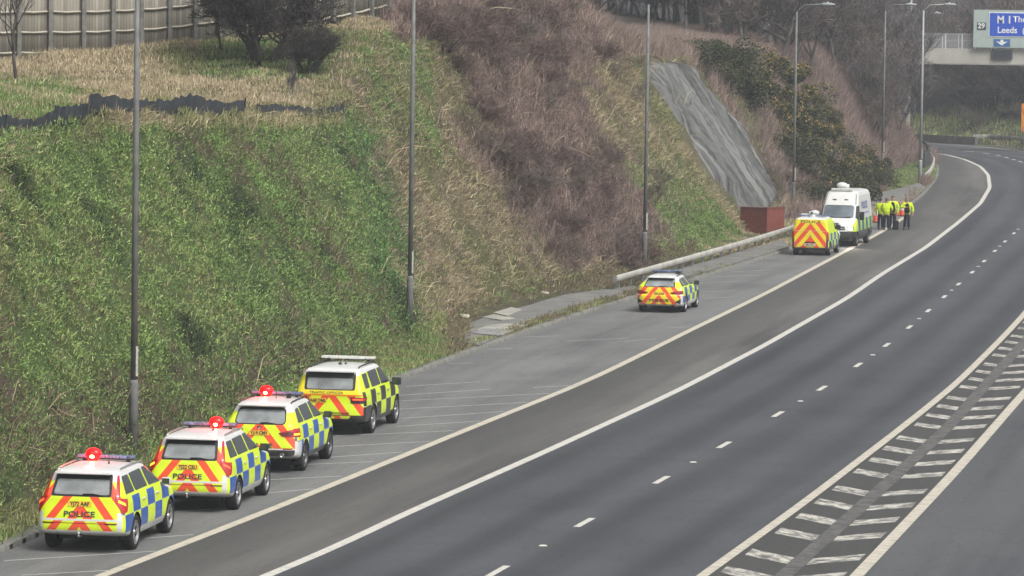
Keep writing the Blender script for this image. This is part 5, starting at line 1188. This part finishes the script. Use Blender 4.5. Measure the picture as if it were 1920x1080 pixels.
def person(px, face_deg, label, arms, legs, jacket=True, open_=False, hair=0, k=1.0, shirt=None):
    """arms: for (right, left): elbow and wrist positions; legs: for (right, left): knee, ankle"""
    p = gp(*px); root = empty('person', (p[0], p[1], 0.008), math.radians(face_deg)); root.scale = (k, k, k); tag(root, label, 'person')
    N = {'pelvis': ((0, 0, .95), .125), 'waist': ((0, 0, 1.12), .12), 'chest': ((0, .0, 1.34), .145), 'neck': ((0, .0, 1.50), .058), 'head0': ((0, .015, 1.585), .078), 'head1': ((0, .01, 1.68), .088), 'head2': ((0, .0, 1.735), .055)}
    Ed = [('pelvis', 'waist'), ('waist', 'chest'), ('chest', 'neck'), ('neck', 'head0'), ('head0', 'head1'), ('head1', 'head2')]
    Jn = {'jw0': ((0, 0, .78), .205), 'jw1': ((0, 0, 1.06), .20), 'jc': ((0, 0, 1.33), .205), 'jn': ((0, 0, 1.47), .10)}; Je = [('jw0', 'jw1'), ('jw1', 'jc'), ('jc', 'jn')]
    Tn = {'tp': ((0, 0, .96), .155), 'tq': ((0, 0, .86), .15)}; Te = [('tp', 'tq')]
    hands = []
    for sg, nm, (el, wr), (kn, an) in ((1, 'r', arms[0], legs[0]), (-1, 'l', arms[1], legs[1])):
        N['sh' + nm] = ((sg * .185, 0, 1.42), .062); N['el' + nm] = (el, .044); N['wr' + nm] = (wr, .030)
        d = (Vector(wr) - Vector(el)).normalized(); hp = Vector(wr) + d * .07; N['ha' + nm] = (tuple(hp), .036)
        Ed += [('chest', 'sh' + nm), ('sh' + nm, 'el' + nm), ('el' + nm, 'wr' + nm), ('wr' + nm, 'ha' + nm)]
        a = d.cross(Vector((0, 0, 1)) if abs(d.z) < .8 else Vector((0, 1, 0))).normalized(); b_ = d.cross(a)
        for q in range(5):
            f0 = hp + a * ((q - 1.5) * .019 if q < 4 else -.042) + d * (.02 if q < 4 else -.03); f1 = f0 + d * (.045 if q < 4 else .03) + (a * -.02 if q == 4 else b_ * .008); f2 = f1 + d * (.035 - abs(q - 1.5) * .006 if q < 4 else .03) + b_ * .018
            for z_, v_ in enumerate((f0, f1, f2)): N[f'f{nm}{q}{z_}'] = (tuple(v_), .0095 - z_ * .001)
            Ed += [('ha' + nm, f'f{nm}{q}0'), (f'f{nm}{q}0', f'f{nm}{q}1'), (f'f{nm}{q}1', f'f{nm}{q}2')]
        N['hi' + nm] = ((sg * .095, 0, .88), .095); N['kn' + nm] = (kn, .062); N['an' + nm] = (an, .042); N['to' + nm] = ((an[0] * 1.1, an[1] + .15, .035), .034)
        Ed += [('pelvis', 'hi' + nm), ('hi' + nm, 'kn' + nm), ('kn' + nm, 'an' + nm), ('an' + nm, 'to' + nm)]
        Jn['js' + nm] = ((sg * .20, 0, 1.405), .098); Jn['je' + nm] = (el, .078); Jn['jw' + nm] = (tuple(Vector(wr) - d * .02), .062); Je += [('jc', 'js' + nm), ('js' + nm, 'je' + nm), ('je' + nm, 'jw' + nm)]
        Tn['th' + nm] = ((sg * .10, 0, .82), .118); Tn['tk' + nm] = (kn, .088); Tn['ta' + nm] = ((an[0], an[1], .09), .078); Te += [('tq', 'th' + nm), ('th' + nm, 'tk' + nm), ('tk' + nm, 'ta' + nm)]
        b = MB(); b.ball((an[0] * 1.03, an[1] + .07, .055), (.058, .155, .058), 12); b.build('boot', M_BLACK, root, True)
    skin('body', N, Ed, M_SKIN, root)
    skin('trousers', Tn, Te, M_DARK, root); skin('jacket', Jn, Je, M_HIVIS, root)
    if open_:
        skin('vest', {'a': ((0, .095, .84), .175), 'b': ((0, .09, 1.08), .175), 'c': ((0, .08, 1.32), .17), 'd': ((0, .05, 1.46), .07)}, [('a', 'b'), ('b', 'c'), ('c', 'd')], M_VEST, root)
    b = MB(); b.ball((0, -.022, 1.70), (.090, .094, .092), 14); b.build('hair', M_HAIR[hair], root, True)
    b = MB(); b.ball((0, .105, 1.645), (.014, .022, .022), 8); b.build('nose', M_SKIN, root, True)
    for sg in (1, -1):
        b = MB(); b.ball((sg * .033, .092, 1.672), (.013, .008, .008), 8); b.build('eye', M_INK, root)
        b = MB(); b.ball((sg * .090, .0, 1.655), (.014, .026, .034), 8); b.build('ear', M_SKIN, root, True)
    b = MB(); b.ball((0, .097, 1.602), (.026, .008, .007), 8); b.build('mouth', flat('lips', (.30, .12, .10), .6), root)
    return root
ST = (((.105, .02, .47), (.11, -.01, .07)), ((-.105, .01, .47), (-.115, .0, .07)))
HANG = (((.30, -.02, 1.14), (.29, .09, .92)), ((-.30, -.02, 1.14), (-.29, .09, .92)))
person((1650.5, 430), -25, 'person in yellow hi-vis jacket, leftmost of the group beside the traffic cone', HANG, ST, hair=1, k=.97)
person((1661.5, 432), -8, 'person in bulky yellow hi-vis jacket standing with their back to the camera', (((.31, .05, 1.16), (.26, .24, 1.02)), ((-.30, .04, 1.15), (-.22, .26, 1.03))), ST, hair=0)
person((1673, 429), 172, 'person in open yellow hi-vis jacket over black clothing, holding the black case', (((.31, .02, 1.15), (.27, .12, .93)), ((-.31, .0, 1.14), (-.24, .10, .80))), ST, open_=True, hair=1, k=1.02)
person((1700.5, 430.5), 168, 'person apart on the right with open hi-vis jacket and one forearm across the chest', (((.34, .12, 1.20), (.04, .27, 1.24)), ((-.31, -.02, 1.14), (-.31, .06, .92))), (((.12, .0, .47), (.16, -.03, .07)), ((-.08, .06, .48), (-.10, .05, .07))), open_=True, hair=0)
p = gp(1679, 431.5); r = empty('case', (p[0], p[1], .008), .2); tag(r, 'black upright case standing on the road by the group of people', 'case')
b = MB(); b.box((0, 0, .27), (.26, .36, .50)); b.build('case_body', M_VEST, r, bevel=.03); b = MB(); b.tube([(0, -.09, .51), (0, -.09, .58), (0, .09, .58), (0, .09, .51)], .014, 6); b.build('handle', M_BLACK, r, True)
def cone(px, h, label):
    p = gp(*px); r = empty('traffic_cone', (p[0], p[1], .008)); tag(r, label, 'traffic cone'); k = h / 1.0
    b = MB(); b.box((0, 0, .03 * k), (.46 * k, .46 * k, .06 * k)); b.build('base', M_INK, r, bevel=.015)
    ora = flat('orange_plastic', (.62, .075, .03), .5); wh = flat('white_sleeve', (.72, .70, .66), .4)
    R_ = lambda z: (.19 - .155 * z) * k
    for nm, a, c, m in (('cone', .05, .99, ora), ('white_band', .40, .72, wh)):
        e = .004 if nm != 'cone' else 0; b = MB(); b.lathe([(R_(a) + e, a * k), (R_(c) + e, c * k)] + ([(.001, c * k)] if nm == 'cone' else []), 20); b.build(nm, m, r, True)
cone((1642.5, 417.5), 1.05, 'orange and white traffic cone beside the tall van, left of the people'); cone((1682, 405), .85, 'traffic cone mostly hidden behind the middle of the group of people'); cone((1692, 405), .85, 'traffic cone behind the left shoulder side of the person standing apart')

# ================================================================ ROADSIDE FURNITURE
M_POLE = flat('weathered_grey_paint', (.17, .175, .17), .7, .3, .1, var=.25, sc=2.5); M_POLE2 = flat('light_grey_paint', (.34, .36, .36), .6, .4, .1, var=.15, sc=2.5)
def lamp_post(base, top_z, label, mat, arm=True, rk=1.0, armlen=1.9, dirv=None, lead=False):
    r = empty('street_lamp', base); tag(r, label, 'lamp post'); H = top_z - base[2]
    b = MB(); b.tube([(0, 0, -.5), (0, 0, 1.55), (0, 0, 1.62), (0, 0, 1.68)], [.115 * rk, .115 * rk, .112 * rk, .085 * rk], 14); b.build('base_section', mat, r, True)
    b = MB(); b.tube([(0, 0, 1.6), (0, 0, H * .6), (0, 0, H)], [.085 * rk, .075 * rk, .055 * rk], 12); b.build('pole', mat, r, True)
    b = MB(); b.box((.08 * rk, -.085 * rk, 2.15), (.055, .03, .75)); b.build('number_strip', flat('pale_sticker', (.5, .49, .45), .6, var=.3, sc=12), r)
    if arm:
        d = dirv or Vector((.98, -.2, 0)); pts = [Vector((0, 0, H))] + [Vector((0, 0, H)) + d * (math.sin(t) * .45) + Vector((0, 0, (1 - math.cos(t)) * .0 + math.sin(t) * .38)) for t in (.5, 1.0, 1.5)]
        pts.append(pts[-1] + d * (armlen - .9) + Vector((0, 0, .06))); a = MB(); a.tube(pts, .04, 8); a.build('arm', mat, r, True)
        e = pts[-1]; h = MB(); h.tube([e - d * .05, e + d * .15, e + d * .55, e + d * .80], [.05, .11, .10, .04], 10); o = h.build('lamp_head', M_POLE2, r, True)
        h = MB(); h.ball(e + d * .35 + Vector((0, 0, .11)), (.05, .05, .06), 8); h.build('photocell', M_LWHITE, o)
    return r
P1, s_, w_ = hit(250, 838); lamp_post(P1, 13.4, 'thick grey lamp post rising from the slope behind the parked police cars', M_POLE)
P2, s_, w_ = hit(768, 608); lamp_post(P2, 13.4, 'grey lamp post at the foot of the slope where the paved strip begins', M_POLE)
P3, s_, w_ = hit(1208, 505); lamp_post(P3, 12.0, 'plain grey pole without lamp arm behind the crash barrier end', M_POLE, arm=False)
P4, s_, w_ = hit(1487, 395); lamp_post(P4, 11.9, 'grey lamp post behind the chevroned van, arm bent to the right', M_POLE, armlen=1.9)
P5, s_, w_ = hit(1654, 331); lamp_post(P5, 12.2, 'dark grey lamp post among the bare trees left of the light one', M_POLE)
P6 = gp(1725, 345, .1); lamp_post(Vector(P6), 12.2, 'light grey lamp post on the grass by the curved barrier', M_POLE2, rk=1.15)
P7 = at(1716, 128, 392); lamp_post(Vector((P7[0], P7[1], 3.0)), at(1717, 33, 392)[2], 'distant dark lamp post behind the light one at the bend', M_POLE, armlen=2.0)
Pm = at(1707, 100, 385); r = empty('camera_mast', (Pm[0], Pm[1], 2.5)); tag(r, 'pale mast with two traffic cameras on a crossbar above the trees', 'camera mast')
zt = at(1707, 28, 385)[2] - 2.5; b = MB(); b.tube([(0, 0, 0), (0, 0, zt + 4)], [.12, .07], 8); b.build('pole', M_POLE2, r, True)
b = MB(); b.box((-.3, -.1, zt), (.95, .07, .07)); cb = b.build('crossbar', M_POLE2, r)
for dx in (-.7, .1):
    b = MB(); b.box((dx, -.1, zt + .18), (.07, .07, .32)); b.box((dx + .04, -.2, zt + .40), (.2, .42, .22)); b.build('camera', M_BLACK, r)
# crash barriers
M_RAIL = flat('weathered_barrier', (.46, .45, .41), .65, .4, .15, var=.22, sc=1.5); M_RAILD = flat('dull_barrier', (.22, .215, .19), .7, .4, .15, var=.3, sc=1.5)
def barrier(path, label, z0=.28, z1=.62, post=2.4, mat=M_RAIL, dip=0.0, inset=.12):
    L = smooth_line(path, .6, 1.2); T, N = tangents(L); n = len(L); r = empty('crash_barrier', (L[0][0], L[0][1], 0)); tag(r, label, 'crash barrier')
    prof = [(-.03, z0), (-.06, z0 + .02), (-.06, z1 - .03), (-.03, z1), (.06, z1), (.07, z1 - .03), (.07, z0)]
    V = []; 
    for o, z in prof: V.append(np.c_[L + N * o - L[0], np.full(n, z)])
    m = len(prof); i = np.arange(n - 1); F_ = np.vstack([np.c_[i + j * n, i + 1 + j * n, i + 1 + ((j + 1) % m) * n, i + ((j + 1) % m) * n] for j in range(m)])
    np_mesh('beam', np.vstack(V), F_, mat, parent=r)
    b = MB(); b.box((0, 0, (z0 + z1) / 2), (.16, .04, z1 - z0 + .04)); o = b.build('end_cap', M_RAILD, r); o.rotation_euler = (0, 0, -math.atan2(T[0][0], T[0][1]))
    d = np.r_[0, np.cumsum(np.hypot(*np.diff(L, axis=0).T))]; me = None
    for c in np.arange(.8, d[-1], post):
        k = np.searchsorted(d, c); q = L[k] + N[k] * inset - L[0]
        if me is None:
            b = MB(); b.box((0, 0, z1 / 2 - .12), (.13, .09, z1 + .16)); o = b.build('post', M_GREY, r); me = o.data
        else: o = link('post', me, r)
        o.location = (q[0], q[1], 0); o.rotation_euler = (0, 0, -math.atan2(T[k][0], T[k][1]))
    return r
def koff(s, w): return (np.interp(s, KS, KQ[:, 0]) + np.interp(s, KS, KN[:, 0]) * w, np.interp(s, KS, KQ[:, 1]) + np.interp(s, KS, KN[:, 1]) * w)
barrier([koff(s, 1.45) for s in np.arange(114.0, 190, 2)], 'long pale crash barrier running along the verge behind the estate car', .50, .74)
barrier([gp(*q)[:2] for q in [(1733, 347), (1744, 335), (1750, 323), (1751.5, 313), (1745, 301), (1734, 291), (1722, 284)]], 'pale curved crash barrier round the light lamp post at the bend', .32, .72, 3.0, M_RAIL)
barrier([gp(*q, .1)[:2] for q in [(1822, 269.5), (1850, 268.5), (1885, 271), (1925, 275), (1990, 284)]], 'distant dull crash barrier on the far side of the bend at the right edge', .45, .95, 3.2, M_RAILD)
def panel(path, h, label, name, mat, cat, z0=0, th=.12, posts=True):
    L = np.array(path, float); r = empty(name, (L[0][0], L[0][1], z0)); tag(r, label, cat)
    for i in range(len(L) - 1):
        a, c = L[i] - L[0], L[i + 1] - L[0]; d = c - a; m_ = (a + c) / 2; ln = np.hypot(*d); b = MB(); b.box((m_[0], m_[1], h / 2), (ln - .02, th, h), math.atan2(d[1], d[0])); b.build('panel', mat, r)
        if posts: b = MB(); b.box((a[0], a[1], h / 2 + .03), (th * 1.3, th * 1.3, h + .06), math.atan2(d[1], d[0])); b.build('post', mat, r)
    return r
panel([gp(*q, .1)[:2] for q in [(1732, 318), (1741, 309), (1742, 300), (1734, 290), (1724, 284)]], 1.25, 'dark solid fence panels just behind the curved crash barrier', 'roadside_fence', flat('dark_panel', (.05, .055, .06), .8, var=.3), 'fence')
panel([gp(*q, .05)[:2] for q in [(1700, 264), (1740, 266.5), (1790, 269), (1830, 271)]], .75, 'long low brown wall across the far side of the bend', 'low_wall', flat('brown_wall', (.115, .105, .085), .9, var=.3, sc=1.0), 'wall', th=.25)
# red enclosure at the foot of the rock face
def enclosure():
    base = Vector(gp(1434, 441, .15)); base.z = .05; g = G('rust_red_brick'); v = g.obj(); x, y, z = g.xyz(v)
    br = g.n('ShaderNodeTexBrick'); br.inputs['Scale'].default_value = 1; br.inputs['Brick Width'].default_value = .22; br.inputs['Row Height'].default_value = .075; br.inputs['Mortar Size'].default_value = .008
    br.inputs['Color1'].default_value = (.20, .045, .032, 1); br.inputs['Color2'].default_value = (.27, .065, .045, 1); br.inputs['Mortar'].default_value = (.16, .075, .06, 1); g.put(br.inputs['Vector'], g.vec(x + y, z, 0.0))
    mt = g.done(g.mix(g.ramp(g.noise(v, 1.5, 5, .6), .35, .7) * .5, S(g, br.outputs[0]), (.13, .045, .035)), .9, .3)
    r = empty('brick_enclosure', base, math.radians(-38)); tag(r, 'low rust-red box-shaped enclosure standing at the foot of the grey rock face', 'enclosure')
    b = MB(); b.box((-.75, .0, .72), (1.55, .16, 1.55)); b.build('front_wall', mt, r); b = MB(); b.box((.11, .70, .74), (.16, 1.6, 1.55)); b.build('side_wall', mt, r); b = MB(); b.box((-.70, 1.42, .72), (1.45, .14, 1.5)); b.build('back_wall', mt, r)
    b = MB(); b.box((-.75, .0, 1.52), (1.62, .22, .05)); b.build('coping', flat('dark_red_coping', (.17, .05, .04), .85), r); b = MB(); b.box((.11, .72, 1.54), (.22, 1.66, .05)); b.build('coping', flat('dark_red_coping', (.17, .05, .04), .85), r)
enclosure()
# timber fence on the plateau
def fence(px, label, H=3.4, rails=(.15, .95, 1.75, 2.55, 3.25), Ys=None):
    g = G('weathered_boards'); v = g.uv(); x, y, _ = g.xyz(v); bi = g.fl(x / .135); wn = g.n('ShaderNodeTexWhiteNoise'); wn.noise_dimensions = '1D'; g.put(wn.inputs['W'], bi)
    c = g.mix(S(g, wn.outputs[0]), (.215, .195, .160), (.37, .345, .285)); c = g.mix((g.fr(x / .135) < .10) * .75, c, (.05, .046, .04)); st = g.noise(g.scale(v, (9, .5, 1)), 1.0, 5, .65); c = g.mix(g.ramp(st, .42, .7) * .5, c, (.125, .115, .10))
    mb = g.done(c, .9, .2) if 'fence' not in _mc else _mc['fence']; _mc['fence'] = mb; mp = flat('grey_fence_post', (.17, .165, .15), .9, .2, var=.3, sc=3); mr = flat('pale_fence_rail', (.36, .335, .275), .9, .2, var=.2, sc=3)
    P = [Vector(at(q[0], q[1], Y)) for q, Y in zip(px, Ys)]; r = empty('timber_fence', P[0]); tag(r, label, 'fence'); u = 0
    for i in range(len(P)):
        a = P[i] - P[0]; b = MB(); nxt = P[min(i + 1, len(P) - 1)] - P[max(i - 1, 0)]; an = math.atan2(nxt.y, nxt.x); fr = Vector((nxt.y, -nxt.x, 0)).normalized()
        b.box(a + fr * .12 + Vector((0, 0, H / 2 - .3)), (.17, .17, H + .6), an); b.build('post', mp, r)
        if i == len(P) - 1: break
        c = P[i + 1] - P[0]; d = c - a; ln = math.hypot(d.x, d.y); n = 2; V = []; uv = []
        for t in (0, 1):
            q = a + d * t
            for hh in (-.5, H): V.append((q.x, q.y, q.z + hh)); uv.append((u + t * ln, hh))
            for hh in (-.5, H): V.append((q.x - fr.x * .025, q.y - fr.y * .025, q.z + hh)); uv.append((u + t * ln, hh))
        np_mesh('board_panel', V, [(0, 4, 5, 1), (2, 3, 7, 6), (1, 5, 7, 3), (0, 2, 6, 4)], mb, parent=r, uv=np.array(uv)); u += ln
        for hh in rails:
            b = MB(); m_ = (a + c) / 2 + fr * .06 + Vector((0, 0, hh - .015)); b.tube([a + fr * .05 + Vector((0, 0, hh)), m_ - Vector((0, 0, .02)), c + fr * .05 + Vector((0, 0, hh))], .055, 4); b.build('rail', mr, r)
    return r
Yf = np.mean([hit(x, 107)[0].y for x in (60, 100, 140, 180, 220)])
fp = [(-82, 106), (-25, 106), (33, 106), (92, 105), (154, 105), (209, 103), (262, 100), (315, 96), (363, 90), (408, 84), (450, 78)]
fence(fp, 'tall weathered board fence across the plateau at the top left', Ys=np.linspace(Yf - 1, Yf + 5, len(fp)) )
fp2 = [(505, 62), (545, 54), (583, 46), (620, 39), (657, 32), (692, 24), (724, 16)]
fence(fp2, 'farther stretch of weathered board fence right of the big bush', Ys=np.linspace(172.5, 181, len(fp2)))
# torn black sheeting along the crest
def sheeting(px, hgt, label):
    n = 60; xs = np.linspace(px[0][0], px[-1][0], n); ys = np.interp(xs, [q[0] for q in px], [q[1] for q in px]); P = [hit(x, y)[0] for x, y in zip(xs[::6], ys[::6])]
    i6 = np.arange(0, n, 6); Q = np.array([[np.interp(k, i6, [p[j] for p in P]) for j in range(3)] for k in range(n)])
    r = np.random.default_rng(int(xs[0]) + 900); top = hgt * (.70 + .45 * vnoise(xs, xs * 0, 60, 3)) + r.normal(0, .035, n); bot = -.45 - .2 * r.random(n); lean = r.normal(0, .05, n)
    V = []; 
    for f_ in (0, .5, 1):
        for k in range(n): V.append((Q[k, 0] - Q[0, 0] + r.normal(0, .02), Q[k, 1] - Q[0, 1] + lean[k] - .12 * f_ * (1 - f_) * 4 + .18 * f_, Q[k, 2] - Q[0, 2] + bot[k] + (top[k] - bot[k]) * f_))
    i = np.arange(n - 1); F_ = np.vstack([np.c_[i + j * n, i + 1 + j * n, i + 1 + (j + 1) * n, i + (j + 1) * n] for j in range(2)])
    o = np_mesh('black_sheeting', V, F_, flat('black_plastic_sheet', (.014, .017, .020), .6, .3, var=.5, sc=5)); o.location = tuple(Q[0]); md = o.modifiers.new('t', 'SOLIDIFY'); md.thickness = .02
    tag(o, label, 'sheeting')
    m = 26 * n; k_ = r.integers(0, n, m); gx = Q[k_, 0] + r.normal(0, .12, m); gy = Q[k_, 1] - r.uniform(.05, .45, m); gz = Q[k_, 2] - .28 + r.normal(0, .05, m); nz = vnoise(gx, gy, 1.0, 8); keep = (nz > .35) & (px[0][0] > 0)
    kd = np.where(r.random(m) < .5, K_('straw'), K_('olive'))
    if keep.any(): blades('crest_grass', gx[keep], gy[keep], gz[keep], np.zeros(keep.sum()), np.zeros(keep.sum()), kd[keep], nz[keep], nz[keep], 3, .30 + .35 * nz[keep], np.full(keep.sum(), .022), .5, 0.0, M_VEG, .08)
sheeting([(-30, 268), (60, 250), (120, 240), (178, 232)], .55, 'torn black sheeting strip at the left end of the crest'); sheeting([(166, 222), (300, 222), (420, 220), (486, 220)], .66, 'longest torn black sheeting strip along the top of the green bank')
sheeting([(480, 226), (540, 220), (600, 224), (658, 218)], .55, 'sagging black sheeting strip at the right end of the crest')
# bridge with the motorway sign
def bridge():
    Y = 372.0; a = at(1704, 106, Y); zb, zt = at(1800, 121, Y)[2], at(1800, 91, Y)[2]; X0, X1 = a[0], 92.0; r = empty('footbridge', (X0, Y, 0)); tag(r, 'pale concrete bridge with mesh railing crossing the road at the bend', 'bridge'); wd = X1 - X0
    mc = flat('pale_concrete', (.40, .385, .345), .85, .3, var=.15, sc=.6)
    b = MB(); b.box((wd / 2, 1.5, (zb + zt) / 2), (wd, 3.0, zt - zb)); b.build('deck', mc, r); b = MB(); b.box((-.6, 1.5, zt / 2 - .5), (1.6, 3.4, zt + 1)); b.build('abutment', mc, r); b = MB(); b.box((wd - 3, 1.5, zb / 2), (1.4, 2.4, zb)); b.build('pier', mc, r)
    b = MB(); b.box((wd / 2, -.05, zb + .06), (wd, .1, .12)); b.build('soffit_drip', flat('stained_concrete', (.28, .27, .24), .9), r)
    hr = 1.28
    for y in (.1, 2.9):
        b = MB()
        for z in (zt + hr, zt + hr * .55): b.box((wd / 2, y, z), (wd, .06, .06))
        rl = b.build('railing', M_POLE2, r)
        me = None
        for k in range(int(wd / 1.46)):
            if me is None: b = MB(); b.box((0, 0, hr / 2), (.08, .08, hr)); o = b.build('railing_post', flat('white_metal_post', (.6, .6, .58), .5), r); me = o.data
            else: o = link('railing_post', me, r)
            o.location = (k * 1.46 + .3, y, zt)
        g = G('mesh_infill'); v = g.obj(); x, yy, z = g.xyz(v); tr = g.n('ShaderNodeBsdfTransparent'); mixs = g.n('ShaderNodeMixShader'); out = g.t.nodes['Material Output']
        g.put(mixs.inputs[0], g.mx(g.fr(x / .10) < .22, g.fr(z / .10) < .22)); g.t.links.new(tr.outputs[0], mixs.inputs[1]); g.t.links.new(g.b.outputs[0], mixs.inputs[2]); g.t.links.new(mixs.outputs[0], out.inputs['Surface']); m_ = g.done((.34, .35, .36), .6)
        b = MB(); b.box((wd / 2, y, zt + hr / 2), (wd, .01, hr - .08)); b.build('mesh_panel', m_, r)
    # matrix signal on the deck face
    c0, c1 = at(1860, 92, Y), at(1898, 111, Y); q = empty('matrix_signal', ((c0[0] + c1[0]) / 2, Y - .16, (c0[2] + c1[2]) / 2)); tag(q, 'small dark matrix signal box on the face of the bridge below the arrow', 'signal'); w_, h_ = c1[0] - c0[0], c0[2] - c1[2]
    b = MB(); b.box((0, 0, 0), (w_, .22, h_)); b.build('housing', flat('dark_housing', (.06, .065, .07), .6), q, bevel=.03); b = MB(); b.box((0, -.115, 0), (w_ * .86, .01, h_ * .78)); b.build('display', flat('dark_display', (.025, .03, .04), .25), q)
    # sign
    Ys = Y - .35; p0, p1 = at(1826, 18, Ys), at(1826, 88.5, Ys); X = p0[0]; W_ = 9.5; r = empty('motorway_sign', (X, Ys, p1[2])); tag(r, 'blue M1 motorway sign on a pale green backing board above the bridge', 'road sign'); H_ = p0[2] - p1[2]
    b = MB(); b.box((W_ / 2, 0, H_ / 2), (W_, .12, H_)); b.build('backing_board', flat('pale_green_grey_board', (.36, .43, .40), .7, var=.06), r)
    L_ = lambda x, y: (at(x, y, Ys)[0] - X, at(x, y, Ys)[2] - p1[2])
    x0, z1 = L_(1854.5, 22.5); _, z0 = L_(1854.5, 69); b = MB(); b.box((x0 + 3.6, -.075, (z0 + z1) / 2), (7.2, .03, z1 - z0)); br_ = b.build('sign_border', flat('sign_white', (.74, .75, .75), .5, var=.04), r, bevel=.0); mblue = flat('sign_blue', (.004, .07, .50), .5, var=.05)
    b = MB(); b.box((x0 + 3.6, -.10, (z0 + z1) / 2), (7.2 - .16, .03, z1 - z0 - .16)); bl = b.build('sign_face', mblue, r); mw = _mc['sign_white']
    def tx(nm, s_, px_, py_, size, m_, par, bold=.012, yo=-.125, wide=1.0):
        x, z = L_(px_, py_); flat_text(nm, s_, size, m_, par, Matrix.Translation((x, yo, z)) @ Matrix.Rotation(math.pi / 2, 4, 'X'), wide, bold)
    tx('lettering', 'M 1', 1869, 37.3, .92, mw, bl, .022, wide=.92); tx('lettering', 'The North', 1899, 36.5, .74, mw, bl, .012); tx('lettering', 'Leeds  (M1)', 1869.5, 56.5, .78, mw, bl, .014, wide=.97)
    xa, za = L_(1832, 42); xb, zb_ = L_(1848.5, 56); b = MB(); b.box(((xa + xb) / 2, -.075, (za + zb_) / 2), (xb - xa, .03, za - zb_)); t = b.build('junction_tile', flat('sign_black', (.03, .035, .04), .5), r); tx('lettering', '29', 1833.2, 48.8, .62, mw, t, .018, -.10)
    xa, za = L_(1863, 73.5); xb, zb_ = L_(1893.5, 88); b = MB(); b.box(((xa + xb) / 2, -.075, (za + zb_) / 2 + .02), (xb - xa, .03, za - zb_)); t = b.build('arrow_panel', flat('arrow_blue', (.02, .10, .30), .5), r); cx, cz = (xa + xb) / 2, (za + zb_) / 2 + .02
    b = MB(); A = [(-.12, .27), (.12, .27), (.14, .06), (.52, .14), (0, -.24), (-.52, .14), (-.14, .06)]; b.add([(cx + u, -.097, cz + v) for u, v in A], [(0, 6, 2, 1), (6, 5, 4), (2, 6, 4), (3, 2, 4)]); b.build('arrow', mw, t)
bridge()
# temporary orange sign at the right edge
def works_sign():
    Y = 382.0; c0, c1 = at(1914.5, 194, Y), at(1914.5, 246, Y); r = empty('works_sign', (c1[0], Y, 0)); tag(r, 'tall orange temporary road sign cut by the right edge of the view', 'road sign'); h_ = c0[2] - c1[2]; w_ = 1.9
    b = MB(); b.box((w_ / 2, 0, c1[2] + h_ / 2), (w_, .04, h_)); b.build('face', flat('orange_sign', (.80, .30, .015), .5, var=.06), r, bevel=.01)
    b = MB(); z = c1[2] + .12; b.add([(.06, -.03, z), (.62, -.03, z), (.34, -.03, z + .5)], [(0, 1, 2)]); t = b.build('red_triangle', flat('sign_red', (.55, .02, .02), .5), r); b = MB(); b.add([(.17, -.034, z + .06), (.51, -.034, z + .06), (.34, -.034, z + .37)], [(0, 1, 2)]); b.build('triangle_face', M_LWHITE, t)
    b = MB(); b.lathe([(.30, -.005), (.30, .005), (.22, .006), (.22, -.005)], 24, 'Y', (.36, -.03, c1[2] + h_ * .72)); b.build('red_ring', flat('sign_red', (.55, .02, .02), .5), r)
    for x in (.3, 1.6): b = MB(); b.box((x, .05, c1[2] / 2 + .3), (.07, .07, c1[2] + .6)); b.build('leg', M_GREY, r)
works_sign()
# litter on the verge
for px, lab, c in [((1018, 552), 'pale scrap of litter lying on the rubble at the foot of the slope', (.6, .58, .5)), ((868, 595), 'small pale stone among the dead stems beside the paving', (.45, .42, .36))]:
    p, s_, w_ = hit(*px); b = MB(); b.ball((0, 0, .05), (.28, .16, .09), 7); o = b.build('litter', flat('pale_scrap', c, .8)); o.location = p; tag(o, lab, 'litter')

# ================================================================ AIR
hm = bpy.data.materials.new('haze_air'); hm.use_nodes = True; ht = hm.node_tree; ht.nodes.remove(ht.nodes['Principled BSDF'])
vol = ht.nodes.new('ShaderNodeVolumePrincipled'); vol.inputs['Color'].default_value = (.86, .92, 1, 1); vol.inputs['Density'].default_value = 0.00041; vol.inputs['Anisotropy'].default_value = 0.2
ht.links.new(vol.outputs[0], ht.nodes['Material Output'].inputs['Volume'])
b = MB(); b.box((0, 450, 34.0), (1460, 1160, 70.2)); o = b.build('haze', hm); o['kind'] = 'stuff'
